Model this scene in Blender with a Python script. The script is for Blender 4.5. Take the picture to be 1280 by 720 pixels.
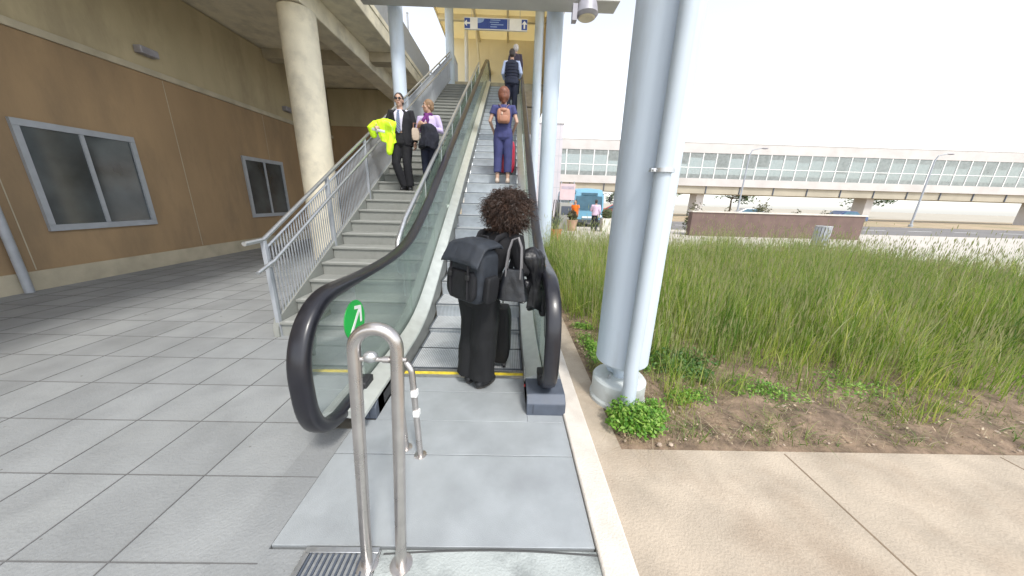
import bpy, math, random
import numpy as np
from math import sin, cos, pi, radians, exp, log
from mathutils import Vector, Matrix, noise
random.seed(7); RNG = np.random.default_rng(11)
S = bpy.context.scene
for o in list(bpy.data.objects): bpy.data.objects.remove(o)

# ------------------------------------------------------------------ camera
FPX, EYE = 385.0, 1.6
ROLL, YAW, PITCH = radians(1.6), radians(0.903), radians(15.93)
f = Vector((sin(YAW)*cos(PITCH), cos(YAW)*cos(PITCH), -sin(PITCH)))
r0 = f.cross(Vector((0, 0, 1))).normalized(); u0 = r0.cross(f)
rr = r0*cos(ROLL) + u0*sin(ROLL); uu = u0*cos(ROLL) - r0*sin(ROLL)
cam = bpy.data.objects.new('camera', bpy.data.cameras.new('camera'))
S.collection.objects.link(cam); S.camera = cam
mw = Matrix(((rr.x, uu.x, -f.x, 0), (rr.y, uu.y, -f.y, 0), (rr.z, uu.z, -f.z, EYE), (0, 0, 0, 1)))
cam.matrix_world = mw
cam.data.sensor_width = 36; cam.data.lens = FPX/1280*36
cam.data.clip_start = 0.05; cam.data.clip_end = 3000
S.render.resolution_x = 1024; S.render.resolution_y = 576

# ------------------------------------------------------------------ world, sun
SUN_EL, SUN_AZ = radians(55), radians(154)      # azimuth clockwise from +Y
W = bpy.data.worlds.new('World'); S.world = W; W.use_nodes = True
nt = W.node_tree; nt.nodes.clear()
sky = nt.nodes.new('ShaderNodeTexSky'); sky.sky_type = 'NISHITA'; sky.sun_disc = False
sky.sun_elevation = SUN_EL; sky.sun_rotation = SUN_AZ; sky.dust_density = 1.0; sky.air_density = 1.0; sky.altitude = 0
hs = nt.nodes.new('ShaderNodeHueSaturation'); hs.inputs['Saturation'].default_value = 0.30
bg = nt.nodes.new('ShaderNodeBackground'); bg.inputs['Strength'].default_value = 0.15
wo = nt.nodes.new('ShaderNodeOutputWorld')
nt.links.new(sky.outputs[0], hs.inputs['Color']); nt.links.new(hs.outputs[0], bg.inputs[0]); nt.links.new(bg.outputs[0], wo.inputs[0])
sl = bpy.data.lights.new('sun', 'SUN'); sl.energy = 1.35; sl.angle = radians(10); sl.color = (1, .96, .89)
so = bpy.data.objects.new('sun', sl); S.collection.objects.link(so)
sd = Vector((sin(SUN_AZ)*cos(SUN_EL), cos(SUN_AZ)*cos(SUN_EL), sin(SUN_EL)))
so.rotation_euler = sd.to_track_quat('Z', 'Y').to_euler(); so.location = (5, -5, 20)
S.view_settings.view_transform = 'Standard'; S.view_settings.look = 'None'
S.view_settings.gamma = 1; S.view_settings.use_curve_mapping = False
S.view_settings.exposure = 1.2

# ------------------------------------------------------------------ materials
def lin(c): return tuple((x/12.92 if x <= .04045 else ((x+.055)/1.055)**2.4) for x in c)
MC = {}
def M(name, col, rough=.6, metal=0., ns=6., na=.15, bump=0., bs=60., coat=0., spec=.5, stain=None, sa=0., ss=1.5, stretch=None, sheen=0.):
    """procedural material: base colour with noise variation, optional large stains and fine bump"""
    if name in MC: return MC[name]
    m = bpy.data.materials.new(name); m.use_nodes = True; t = m.node_tree; n = t.nodes; L = t.links
    p = n['Principled BSDF']; tc = n.new('ShaderNodeTexCoord'); co = tc.outputs['Object']
    if stretch:
        mp = n.new('ShaderNodeMapping'); mp.inputs['Scale'].default_value = stretch
        L.new(co, mp.inputs[0]); co = mp.outputs[0]
    no = n.new('ShaderNodeTexNoise'); no.inputs['Scale'].default_value = ns; no.inputs['Detail'].default_value = 5
    L.new(co, no.inputs['Vector'])
    cr = n.new('ShaderNodeValToRGB'); e = cr.color_ramp.elements
    e[0].position = .3; e[1].position = .7
    e[0].color = (*[max(0, c*(1-na)) for c in col], 1); e[1].color = (*[min(1, c*(1+na)) for c in col], 1)
    L.new(no.outputs[0], cr.inputs[0]); out = cr.outputs[0]
    if stain:
        n2 = n.new('ShaderNodeTexNoise'); n2.inputs['Scale'].default_value = ss; n2.inputs['Detail'].default_value = 8; n2.inputs['Roughness'].default_value = .65
        L.new(co, n2.inputs['Vector'])
        r2 = n.new('ShaderNodeValToRGB'); r2.color_ramp.elements[0].position = .48; r2.color_ramp.elements[1].position = .68
        r2.color_ramp.elements[0].color = (0, 0, 0, 1); r2.color_ramp.elements[1].color = (sa, sa, sa, 1)
        L.new(n2.outputs[0], r2.inputs[0])
        mx = n.new('ShaderNodeMix'); mx.data_type = 'RGBA'
        L.new(r2.outputs[0], mx.inputs[0]); L.new(out, mx.inputs[6]); mx.inputs[7].default_value = (*stain, 1); out = mx.outputs[2]
    L.new(out, p.inputs['Base Color'])
    p.inputs['Roughness'].default_value = rough; p.inputs['Metallic'].default_value = metal
    p.inputs['Specular IOR Level'].default_value = spec
    if coat: p.inputs['Coat Weight'].default_value = coat; p.inputs['Coat Roughness'].default_value = .15
    if sheen: p.inputs['Sheen Weight'].default_value = sheen
    rm = n.new('ShaderNodeMapRange'); rm.inputs[3].default_value = max(.03, rough-.08); rm.inputs[4].default_value = min(1, rough+.1)
    L.new(no.outputs[0], rm.inputs[0]); L.new(rm.outputs[0], p.inputs['Roughness'])
    if bump:
        b = n.new('ShaderNodeTexNoise'); b.inputs['Scale'].default_value = bs; b.inputs['Detail'].default_value = 6
        L.new(co, b.inputs['Vector'])
        bm = n.new('ShaderNodeBump'); bm.inputs['Strength'].default_value = bump; bm.inputs['Distance'].default_value = .01
        L.new(b.outputs[0], bm.inputs['Height']); L.new(bm.outputs[0], p.inputs['Normal'])
    MC[name] = m; return m
def leafmat(name, c0, c1, c2, trans=.35, rough=.55):
    m = bpy.data.materials.new(name); m.use_nodes = True; t = m.node_tree; n = t.nodes; L = t.links
    p = n['Principled BSDF']; g = n.new('ShaderNodeNewGeometry'); cr = n.new('ShaderNodeValToRGB'); e = cr.color_ramp.elements
    e[0].color = (*c0, 1); e[0].position = 0; e[1].color = (*c2, 1); e[1].position = 1; k = e.new(.5); k.color = (*c1, 1)
    L.new(g.outputs['Random Per Island'], cr.inputs[0]); L.new(cr.outputs[0], p.inputs['Base Color']); p.inputs['Roughness'].default_value = rough
    tr = n.new('ShaderNodeBsdfTranslucent'); L.new(cr.outputs[0], tr.inputs[0]); mx = n.new('ShaderNodeMixShader'); mx.inputs[0].default_value = trans
    L.new(p.outputs[0], mx.inputs[1]); L.new(tr.outputs[0], mx.inputs[2]); L.new(mx.outputs[0], n['Material Output'].inputs[0])
    return m
def glassmat(name, tint, refl=.12, haze=0., hazec=(.5, .6, .55)):
    m = bpy.data.materials.new(name); m.use_nodes = True; t = m.node_tree; n = t.nodes; L = t.links
    n.remove(n['Principled BSDF']); tr = n.new('ShaderNodeBsdfTransparent'); tr.inputs[0].default_value = (*tint, 1)
    gl = n.new('ShaderNodeBsdfGlossy'); gl.inputs['Roughness'].default_value = .04
    df = n.new('ShaderNodeBsdfDiffuse'); df.inputs[0].default_value = (*hazec, 1)
    m1 = n.new('ShaderNodeMixShader'); no = n.new('ShaderNodeTexNoise'); no.inputs['Scale'].default_value = 2.5; no.inputs['Detail'].default_value = 6
    tc = n.new('ShaderNodeTexCoord'); L.new(tc.outputs['Object'], no.inputs['Vector'])
    mr = n.new('ShaderNodeMapRange'); mr.inputs[3].default_value = haze*.4; mr.inputs[4].default_value = haze*1.6
    L.new(no.outputs[0], mr.inputs[0]); L.new(mr.outputs[0], m1.inputs[0]); L.new(tr.outputs[0], m1.inputs[1]); L.new(df.outputs[0], m1.inputs[2])
    fr = n.new('ShaderNodeFresnel'); fr.inputs[0].default_value = 1.5; ad = n.new('ShaderNodeMath'); ad.operation = 'MULTIPLY'; ad.inputs[1].default_value = refl*8
    L.new(fr.outputs[0], ad.inputs[0]); ad.use_clamp = True
    m2 = n.new('ShaderNodeMixShader'); L.new(ad.outputs[0], m2.inputs[0]); L.new(m1.outputs[0], m2.inputs[1]); L.new(gl.outputs[0], m2.inputs[2])
    L.new(m2.outputs[0], n['Material Output'].inputs[0]); return m
def wavy(m, scale, axis='X', strength=.5, dist=.004, dark=None):
    """parallel grooves running across the given axis"""
    t = m.node_tree; n = t.nodes; L = t.links; p = n['Principled BSDF']
    tc = n.new('ShaderNodeTexCoord'); w = n.new('ShaderNodeTexWave'); w.wave_type = 'BANDS'; w.bands_direction = axis
    w.inputs['Scale'].default_value = scale; L.new(tc.outputs['Object'], w.inputs['Vector'])
    b = n.new('ShaderNodeBump'); b.inputs['Strength'].default_value = strength; b.inputs['Distance'].default_value = dist
    L.new(w.outputs[0], b.inputs['Height']); L.new(b.outputs[0], p.inputs['Normal'])
    if dark is not None:
        src = p.inputs['Base Color'].links[0].from_socket; mx = n.new('ShaderNodeMix'); mx.data_type = 'RGBA'; mx.blend_type = 'MULTIPLY'; mx.inputs[0].default_value = 1
        cr = n.new('ShaderNodeValToRGB'); cr.color_ramp.elements[0].color = (dark, dark, dark, 1); cr.color_ramp.elements[0].position = .1; cr.color_ramp.elements[1].position = .5
        L.new(w.outputs[0], cr.inputs[0]); L.new(src, mx.inputs[6]); L.new(cr.outputs[0], mx.inputs[7]); L.new(mx.outputs[2], p.inputs['Base Color'])
    return m

mSteel = M('brushed steel', (.55, .56, .57), .34, .85, 30, .1, .08, 200)
mBarrier = M('stainless tube', (.52, .49, .47), .28, .9, 12, .12, .05, 90)
mDeck = M('anodised deck', (.62, .65, .62), .38, .55, 10, .08, .03, 120)
mSkirt = M('skirt steel', (.27, .27, .255), .42, .7, 9, .14, .04, 150)
mNewel = M('newel grey', (.085, .10, .13), .55, .2, 14, .12, .08, 200)
mPlate = M('landing plate', (.37, .395, .41), .5, .2, 4, .12, .25, 260, stain=(.28, .295, .31), sa=.4, ss=2.2)
mRubber = M('handrail rubber', (.012, .012, .017), .33, 0, 20, .15, 0, coat=.15)
mBlackPl = M('black plastic', (.02, .02, .022), .5)
mTread = wavy(M('step tread', (.55, .57, .58), .5, .2, 8, .1), 17, 'X', .6, .004, .58)
mRiser = wavy(M('step riser', (.50, .54, .58), .5, .2, 8, .1), 17, 'X', .6, .004, .62)
mYellow = M('comb yellow', (.75, .58, .04), .5, 0, 25, .2, .2, 120, stain=(.3, .26, .1), sa=.5, ss=9)
mGlass = glassmat('balustrade glass', (.85, .93, .89), .08, .16, (.62, .70, .65))
mGlassR = glassmat('balustrade glass painted reflection', (.82, .90, .85), .08, .42, (.74, .82, .75))  # pale haze painted into the glass for the reflection on the right end pane
mWinGlass = glassmat('window glass', (.60, .65, .64), .05, .40, (.50, .53, .52))
mCol = M('column paint', (.52, .595, .68), .7, 0, 2.0, .06, .08, 30, stain=(.40, .43, .44), sa=.6, ss=2.6, stretch=(1, 1, .25))
mCeil = leafmat('translucent cream roofing', (.88, .79, .54), (.88, .79, .54), (.88, .79, .54), .45, .6)  # translucency added so that sun through the roof brightens the hall
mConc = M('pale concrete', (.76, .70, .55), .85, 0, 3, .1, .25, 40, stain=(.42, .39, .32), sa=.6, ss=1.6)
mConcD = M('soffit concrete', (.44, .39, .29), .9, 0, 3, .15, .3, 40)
mStair = M('stair concrete', (.26, .265, .245), .85, 0, 5, .12, .35, 90, stain=(.15, .15, .14), sa=.6, ss=2.5)
mNose = M('stair nosing', (.34, .345, .325), .75, 0, 8, .12, .2, 120)
mGuard = M('guard grey paint', (.36, .38, .41), .5, .1, 8, .08)
mCream = M('cream paint', (.88, .79, .55), .6, 0, 1.2, .06, .05, 20)
mCreamD = M('cream beam paint', (.80, .70, .46), .6, 0, 1.2, .06)
mBeamG = M('grey steel beam', (.50, .50, .48), .6, .05, 2, .08)
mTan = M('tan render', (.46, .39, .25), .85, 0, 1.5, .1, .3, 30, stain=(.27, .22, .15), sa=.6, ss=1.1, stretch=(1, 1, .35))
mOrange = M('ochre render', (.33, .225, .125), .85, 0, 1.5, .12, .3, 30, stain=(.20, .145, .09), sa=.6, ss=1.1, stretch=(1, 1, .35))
mCurb = M('kerb concrete', (.62, .57, .51), .85, 0, 6, .08, .4, 90, stain=(.42, .36, .30), sa=.5, ss=2)
mPave = M('tan paving', (.41, .345, .27), .9, 0, 4, .15, .5, 80, stain=(.28, .21, .15), sa=.6, ss=1.4)
mApron = M('worn grey concrete', (.40, .43, .42), .8, 0, 5, .1, .5, 100, stain=(.15, .165, .165), sa=.85, ss=3.0)
mPaveG = M('grey paving', (.25, .26, .265), .8, 0, 3, .12, .4, 70, stain=(.30, .31, .31), sa=.5, ss=1.8)
def tiled(m, size, amt):
    t = m.node_tree; n = t.nodes; L = t.links; p = n['Principled BSDF']; tc = n.new('ShaderNodeTexCoord'); sc = n.new('ShaderNodeVectorMath'); sc.operation = 'SCALE'; sc.inputs[3].default_value = 1/size
    ad = n.new('ShaderNodeVectorMath'); ad.inputs[1].default_value = (1.75/size % 1, (-.1/size) % 1, 0.5)
    fl_ = n.new('ShaderNodeVectorMath'); fl_.operation = 'FLOOR'; L.new(tc.outputs['Object'], sc.inputs[0]); L.new(sc.outputs[0], ad.inputs[0]); L.new(ad.outputs[0], fl_.inputs[0])
    w = n.new('ShaderNodeTexWhiteNoise'); L.new(fl_.outputs[0], w.inputs[0]); mr = n.new('ShaderNodeMapRange'); mr.inputs[3].default_value = 1-amt; mr.inputs[4].default_value = 1+amt; L.new(w.outputs[0], mr.inputs[0])
    src = p.inputs['Base Color'].links[0].from_socket; mx = n.new('ShaderNodeVectorMath'); mx.operation = 'SCALE'; L.new(src, mx.inputs[0]); L.new(mr.outputs[0], mx.inputs[3])
    no = n.new('ShaderNodeTexNoise'); no.inputs['Scale'].default_value = 14; no.inputs['Detail'].default_value = 2; L.new(tc.outputs['Object'], no.inputs['Vector'])
    cr = n.new('ShaderNodeValToRGB'); cr.color_ramp.elements[0].position = .755; cr.color_ramp.elements[1].position = .775; L.new(no.outputs[0], cr.inputs[0])
    m2 = n.new('ShaderNodeMix'); m2.data_type = 'RGBA'; L.new(cr.outputs[0], m2.inputs[0]); L.new(mx.outputs[0], m2.inputs[6]); m2.inputs[7].default_value = (.15, .15, .145, 1); L.new(m2.outputs[2], p.inputs['Base Color'])
tiled(mPaveG, .45, .07)
mSoil = M('dry soil', (.17, .12, .08), .95, 0, 7, .5, 1, 45, stain=(.33, .235, .165), sa=.9, ss=4.5)
mWhite = M('white paint', (.78, .78, .76), .5, 0, 5, .04)
mBlue = M('sign blue', (.03, .07, .30), .4, 0, 5, .05)

# ------------------------------------------------------------------ mesh builder
TODO = []
class G:
    def __init__(s): s.v = []; s.f = []; s.m = Matrix.Identity(4); s.fm = []; s.mi = 0
    def pt(s, p): q = s.m @ Vector(p); s.v.append((q.x, q.y, q.z)); return len(s.v)-1
    def face(s, idx): s.f.append(tuple(idx)); s.fm.append(s.mi)
    def box(s, x0, x1, y0, y1, z0, z1):
        i = [s.pt(p) for p in ((x0,y0,z0),(x1,y0,z0),(x1,y1,z0),(x0,y1,z0),(x0,y0,z1),(x1,y0,z1),(x1,y1,z1),(x0,y1,z1))]
        for q in ((0,3,2,1),(4,5,6,7),(0,1,5,4),(1,2,6,5),(2,3,7,6),(3,0,4,7)): s.face([i[k] for k in q])
        return s
    def rings(s, rs, cap=True, closed=False):
        ids = [[s.pt(p) for p in r] for r in rs]; n = len(ids[0])
        for a in range(len(ids)-(0 if closed else 1)):
            A = ids[a]; B = ids[(a+1) % len(ids)]
            for k in range(n): s.face((A[k], A[(k+1) % n], B[(k+1) % n], B[k]))
        if cap and not closed: s.face(ids[0][::-1]); s.face(ids[-1])
        return s
    def prism(s, poly, a0, a1, axis='X'):
        """polygon in the plane across the axis, extruded from a0 to a1"""
        mk = {'X': lambda a, p: (a, p[0], p[1]), 'Y': lambda a, p: (p[0], a, p[1]), 'Z': lambda a, p: (p[0], p[1], a)}[axis]
        return s.rings([[mk(a0, p) for p in poly], [mk(a1, p) for p in poly]])
    def tube(s, pts, r, seg=12, cap=True, flat=None):
        P = [Vector(p) for p in pts]; rad = r if isinstance(r, (list, tuple)) else [r]*len(P)
        t0 = (P[1]-P[0]).normalized(); up = Vector((0, 0, 1)) if abs(t0.z) < .9 else Vector((0, 1, 0))
        nrm = (up - t0*up.dot(t0)).normalized(); R = []
        for i, p in enumerate(P):
            t = (P[min(i+1, len(P)-1)]-P[max(i-1, 0)])
            t = t.normalized() if t.length > 1e-9 else t0
            nrm = (nrm - t*nrm.dot(t)); nrm = nrm.normalized() if nrm.length > 1e-6 else Vector((1, 0, 0)); b = t.cross(nrm)
            a = rad[i]; ra, rb = (a if isinstance(a, (list, tuple)) else (a, a))
            R.append([p + nrm*cos(2*pi*k/seg)*ra + b*sin(2*pi*k/seg)*rb for k in range(seg)])
        return s.rings(R, cap)
    def capsule(s, pts, rad, seg=12):
        """tapered limb with round ends (used before voxel remesh)"""
        P = [Vector(p) for p in pts]; a = (P[0]-P[1]).normalized(); b = (P[-1]-P[-2]).normalized(); r0, r1 = rad[0], rad[-1]
        pp = [P[0]+a*r0*.95, P[0]+a*r0*.7]+P+[P[-1]+b*r1*.7, P[-1]+b*r1*.95]
        rd = [r0*.3, r0*.72]+list(rad)+[r1*.72, r1*.3]
        return s.tube(pp, rd, seg)
    def ell(s, c, rx, ry, rz, seg=16, rot=None):
        R = []; n = seg//2+1; q = rot or Matrix.Identity(3)
        for i in range(n+1):
            a = pi*(i+.02)/(n+.04); R.append([Vector(c)+q @ Vector((rx*sin(a)*cos(2*pi*k/seg), ry*sin(a)*sin(2*pi*k/seg), -rz*cos(a))) for k in range(seg)])
        return s.rings(R)
    def lathe(s, prof, c=(0, 0), seg=32, cap=True):
        return s.rings([[(c[0]+r*cos(2*pi*k/seg), c[1]+r*sin(2*pi*k/seg), z) for k in range(seg)] for r, z in prof], cap)
    def build(s, name, mat, parent=None, bevel=0, smooth=True, ang=35, vox=0, sm=0, fold=0, ff=9, origin=None):
        if origin is not None: s.v = [(a-origin[0], b-origin[1], c-origin[2]) for a, b, c in s.v]
        me = bpy.data.meshes.new(name); me.from_pydata(s.v, [], s.f)
        for m in (mat if isinstance(mat, (list, tuple)) else [mat]): me.materials.append(m)
        if any(s.fm): me.polygons.foreach_set('material_index', s.fm)
        me.update(); o = bpy.data.objects.new(name, me); S.collection.objects.link(o)
        if origin is not None: o.location = origin
        if vox:
            md = o.modifiers.new('r', 'REMESH'); md.mode = 'VOXEL'; md.voxel_size = vox
            if sm: k = o.modifiers.new('s', 'SMOOTH'); k.iterations = sm; k.factor = .5
            for md in o.modifiers: md.show_viewport = False
            TODO.append((o, fold, ff))
        elif smooth: pass
        if smooth:
            me.shade_smooth()
            if not vox: me.set_sharp_from_angle(angle=radians(ang))
        if bevel:
            b = o.modifiers.new('bevel', 'BEVEL'); b.width = bevel; b.segments = 2; b.limit_method = 'ANGLE'; b.angle_limit = radians(40)
        if parent: o.parent = parent
        return o
def tag(o, label=None, cat=None, group=None, kind=None):
    if label: o['label'] = label
    if cat: o['category'] = cat
    if group: o['group'] = group
    if kind: o['kind'] = kind
    return o
def thing(name, label, cat, loc=(0, 0, 0), rz=0, group=None):
    o = bpy.data.objects.new(name, None); S.collection.objects.link(o); o.location = loc; o.rotation_euler = (0, 0, rz); o.empty_display_size = .1
    return tag(o, label, cat, group)
def struct(name, g, mat, **k): return tag(g.build(name, mat, **k), kind='structure')
def copy_tree(o, parent=None):
    c = o.copy(); S.collection.objects.link(c); c.parent = parent
    for ch in [x for x in bpy.data.objects if x.parent == o]: copy_tree(ch, c)
    return c
def B(*a): g = G(); g.box(*a); return g
def join(*bs):
    g = G()
    for b in bs: g.box(*b)
    return g

# ------------------------------------------------------------------ ground
struct('ground', B(-400, 400, -60, 900, -.40, -.06), M('far ground', (.40, .36, .29), .95, 0, .3, .15, .3, 8, stain=(.30, .27, .20), sa=.5, ss=.15))
struct('paving', B(-14, -1.30, -2, 26, -.05, -.004), mPaveG)
struct('apron', B(-.56, .61, -1.5, 1.06, -.05, .002), mApron)
struct('paving_joint_strip', join((-1.30, -.564, -1.5, 1.06, -.05, -.002), (-1.30, -1.09, 1.06, 1.85, -.05, -.002)), mPaveG)
g = G()
for y in [.1+.45*k for k in range(40)]: g.box(-7.5, -1.093 if y < 1.8 else -1.31 if y < 3.3 else -2.75, y-.003, y+.003, -.03, -.0015)
for x in [-1.75-.45*k for k in range(13)]: g.box(x-.003, x+.003, -1, 3.3 if x > -2.7 else 18, -.03, -.0005)
struct('paving_joint', g, M('joint dark', (.13, .13, .13), .9))
struct('kerb', join((.455, .615, -1.5, 16, -.05, .025),), mCurb, bevel=.012)
struct('path', join((.619, 9, -2, 1.70, -.05, -.002), (.619, .80, 1.70, 16, -.05, -.006)), mPave)
g = G()
for x_ in (1.9, 3.4, 4.9, 6.4): g.box(x_-.005, x_+.005, -1.5, 1.68, -.03, -.0005)
g.box(.62, 9, .28, .29, -.03, -.0007)
struct('paving_joint', g, M('path joint', (.20, .15, .10), .95))
# soil bed with an uneven surface
g = G(); nx, ny = 110, 90; X0, X1, Y0, Y1 = .80, 13.5, 1.702, 10.4; ids = []
for j in range(ny+1):
    for i in range(nx+1):
        x = X0+(X1-X0)*(i/nx)**1.5; y = Y0+(Y1-Y0)*(j/ny)**1.3
        e = min(1, (x-X0)*4, (y-Y0)*4); z = -.01+e*(.03+.05*noise.noise(Vector((x*2.2, y*2.2, 0)))+.025*noise.noise(Vector((x*9, y*9, 3))))
        ids.append(g.pt((x, y, z)))
for j in range(ny):
    for i in range(nx): a = j*(nx+1)+i; g.face((ids[a], ids[a+1], ids[a+nx+2], ids[a+nx+1]))
struct('soil', g, mSoil)
struct('plaza', join((.81, 60, 10.4, 20.5, -.20, -.015),), M('plaza paving', (.50, .46, .41), .85, 0, 1, .08, .2, 40, stain=(.36, .33, .28), sa=.5, ss=.5))
struct('kerb', B(-5, 70, 20.5, 20.7, -.2, .0), mCurb)
struct('road', B(-60, 120, 20.7, 32, -.2, -.05), M('asphalt', (.17, .16, .155), .9, 0, 3, .12, .4, 60, stain=(.24, .22, .2), sa=.5, ss=.4))
g = G()
for k in range(20): g.box(-10+k*4, -8+k*4, 26.2, 26.32, -.06, -.045)
struct('road_marking', g, mWhite)
struct('verge', B(-60, 160, 32.4, 60, -.2, -.02), M('dry verge', (.38, .29, .19), .95, 0, .8, .2, .5, 10, stain=(.13, .16, .06), sa=.7, ss=.25))

# ------------------------------------------------------------------ escalator
SL = .53; YS = 3.42; ZT = 6.6; YT = YS+ZT/SL
def sp(t, w): return w*log(1+exp(t/w)) if t/w < 40 else t
def zf(y, w=.12): return SL*(sp(y-YS, w)-sp(y-YT, w))
XL, XR = -.95, .17
esc = thing('escalator', 'escalator with glass sides and black handrails carrying people up beside the concrete stairs', 'escalator', (-.39, 2.6, 0))
def EB(g, name, mat, **k):
    g.v = [(a+.39, b-2.6, c) for a, b, c in g.v]; return g.build(name, mat, esc, **k)
# landing plates (seams between them)
g = G()
for a, b in ((1.075, 1.62), (1.626, 1.94)): g.box(-1.085, .45, a, b, -.05, .004)
for a, b in ((1.943, 2.30), (2.306, 2.52)): g.box(XL-.004, XR+.004, a, b, -.05, .004)
g.box(XR+.006, .45, 1.943, 3.2, -.05, .003)
EB(g, 'landing_plate', mPlate, bevel=.002)
EB(B(XL, XR, 1.0, 2.7, -.20, -.052), 'plate_frame', mBlackPl)
g = G(); n = 90
g.box(XL, XR, 2.522, 2.60, -.05, .006)
for i in range(n):
    x = XL+(i+.5)*(XR-XL)/n; g.box(x-.0035, x+.0035, 2.60, 2.66, -.02, .008)
EB(g, 'comb', mSteel)
EB(B(XL+.002, XR-.002, 2.572, 2.612, .0065, .0095), 'yellow_line', mYellow)
# steps: tread and riser; the tread is one part per step
def step_mesh(depth, rise):
    g = G(); n = 56; w = XR-XL-.012
    g.mi = 0; g.box(-w/2, w/2, 0, depth, -.03, 0)
    g.mi = 1
    if rise > .01:   # slightly curved riser face
        pr = [(.0, -.03), (.012, -.03-rise*.25), (.02, -.03-rise*.6), (.02, -rise-.04), (.06, -rise-.04), (.06, -.03)]
        g.prism(pr, -w/2, w/2)
    g.mi = 2; g.box(-w/2, w/2, -.0015, .004, -.014, .0012); g.box(-w/2-.0005, -w/2+.02, .0, depth, -.02, .0016); g.box(w/2-.02, w/2+.0005, .0, depth, -.02, .0016)
    return g
mEdge = M('step edge', (.16, .18, .20), .5, .3, 20, .1)
ys = [2.70, 3.10, 3.50]; ys += [3.89+.4*k for k in range(30)]
proto = None; prev = 0.
for k, y in enumerate(ys):
    z = max(0.004, zf(y)) if k > 1 else .002
    if z > ZT-.07: z = ZT-.005
    r = z-prev; nxt = ys[k+1] if k+1 < len(ys) else y+.4
    if k < 5 or r < .2:
        o = step_mesh(nxt-y+.02, r).build('step', [mTread, mRiser, mEdge], esc)
    elif proto is None:
        o = proto = step_mesh(.42, r+.006).build('step', [mTread, mRiser, mEdge], esc)
    else:
        o = proto.copy(); S.collection.objects.link(o)
    o.location = (0, y-2.6, z); prev = z
EB(B(XL, XR, ys[-1]+.3, 18, ZT-.1, ZT-.01), 'landing_plate', mPlate)
# balustrades
def yrange(a, b, n): return [a+(b-a)*i/n for i in range(n+1)]
def dpath(y): return zf(y, .22)
def ring_section(c, nx_, nn, nv, w, h):
    """rounded rectangle section: x half width w, normal half height h"""
    out = []
    for a in range(16):
        t = 2*pi*a/16; ca, sa = cos(t), sin(t)
        px = w*math.copysign(abs(ca)**.6, ca); pn = h*math.copysign(abs(sa)**.6, sa)
        out.append((c[0]+px, c[1]+nv[0]*pn, c[2]+nv[1]*pn))
    return out
def loop(front, d=0.):
    """squarish newel loop, from the inlet round the front to the top; d shrinks it"""
    R = .415; cy, cz = front+R, .19+R; P = []
    for k in range(0, 31):
        a = -pi/2-pi*k/30; ca, sa = cos(a), sin(a); e = .62 if sa < 0 else .92
        P.append((cy+(R-d)*math.copysign(abs(ca)**e, ca), cz+(R-d)*math.copysign(abs(sa)**e, sa)))
    P = [(cy-.16, P[1][1])]+[q for q in P if q[0] < cy-.165 or q[1] > cz]
    return P
def handrail_path(front, fb):
    R = .415; P = loop(front); cy = front+R
    if fb-front > .1: P = [(fb+.12, P[0][1]), (fb-.05, P[0][1])]+P
    for y in yrange(cy+.12, YT+1.3, 90): P.append((y, zf(y, .30)+1.02))
    cy2 = YT+1.3
    for k in range(1, 19): a = pi/2-pi*k/18; P.append((cy2+R*cos(a), ZT+.19+R+R*sin(a)))
    return P
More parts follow.
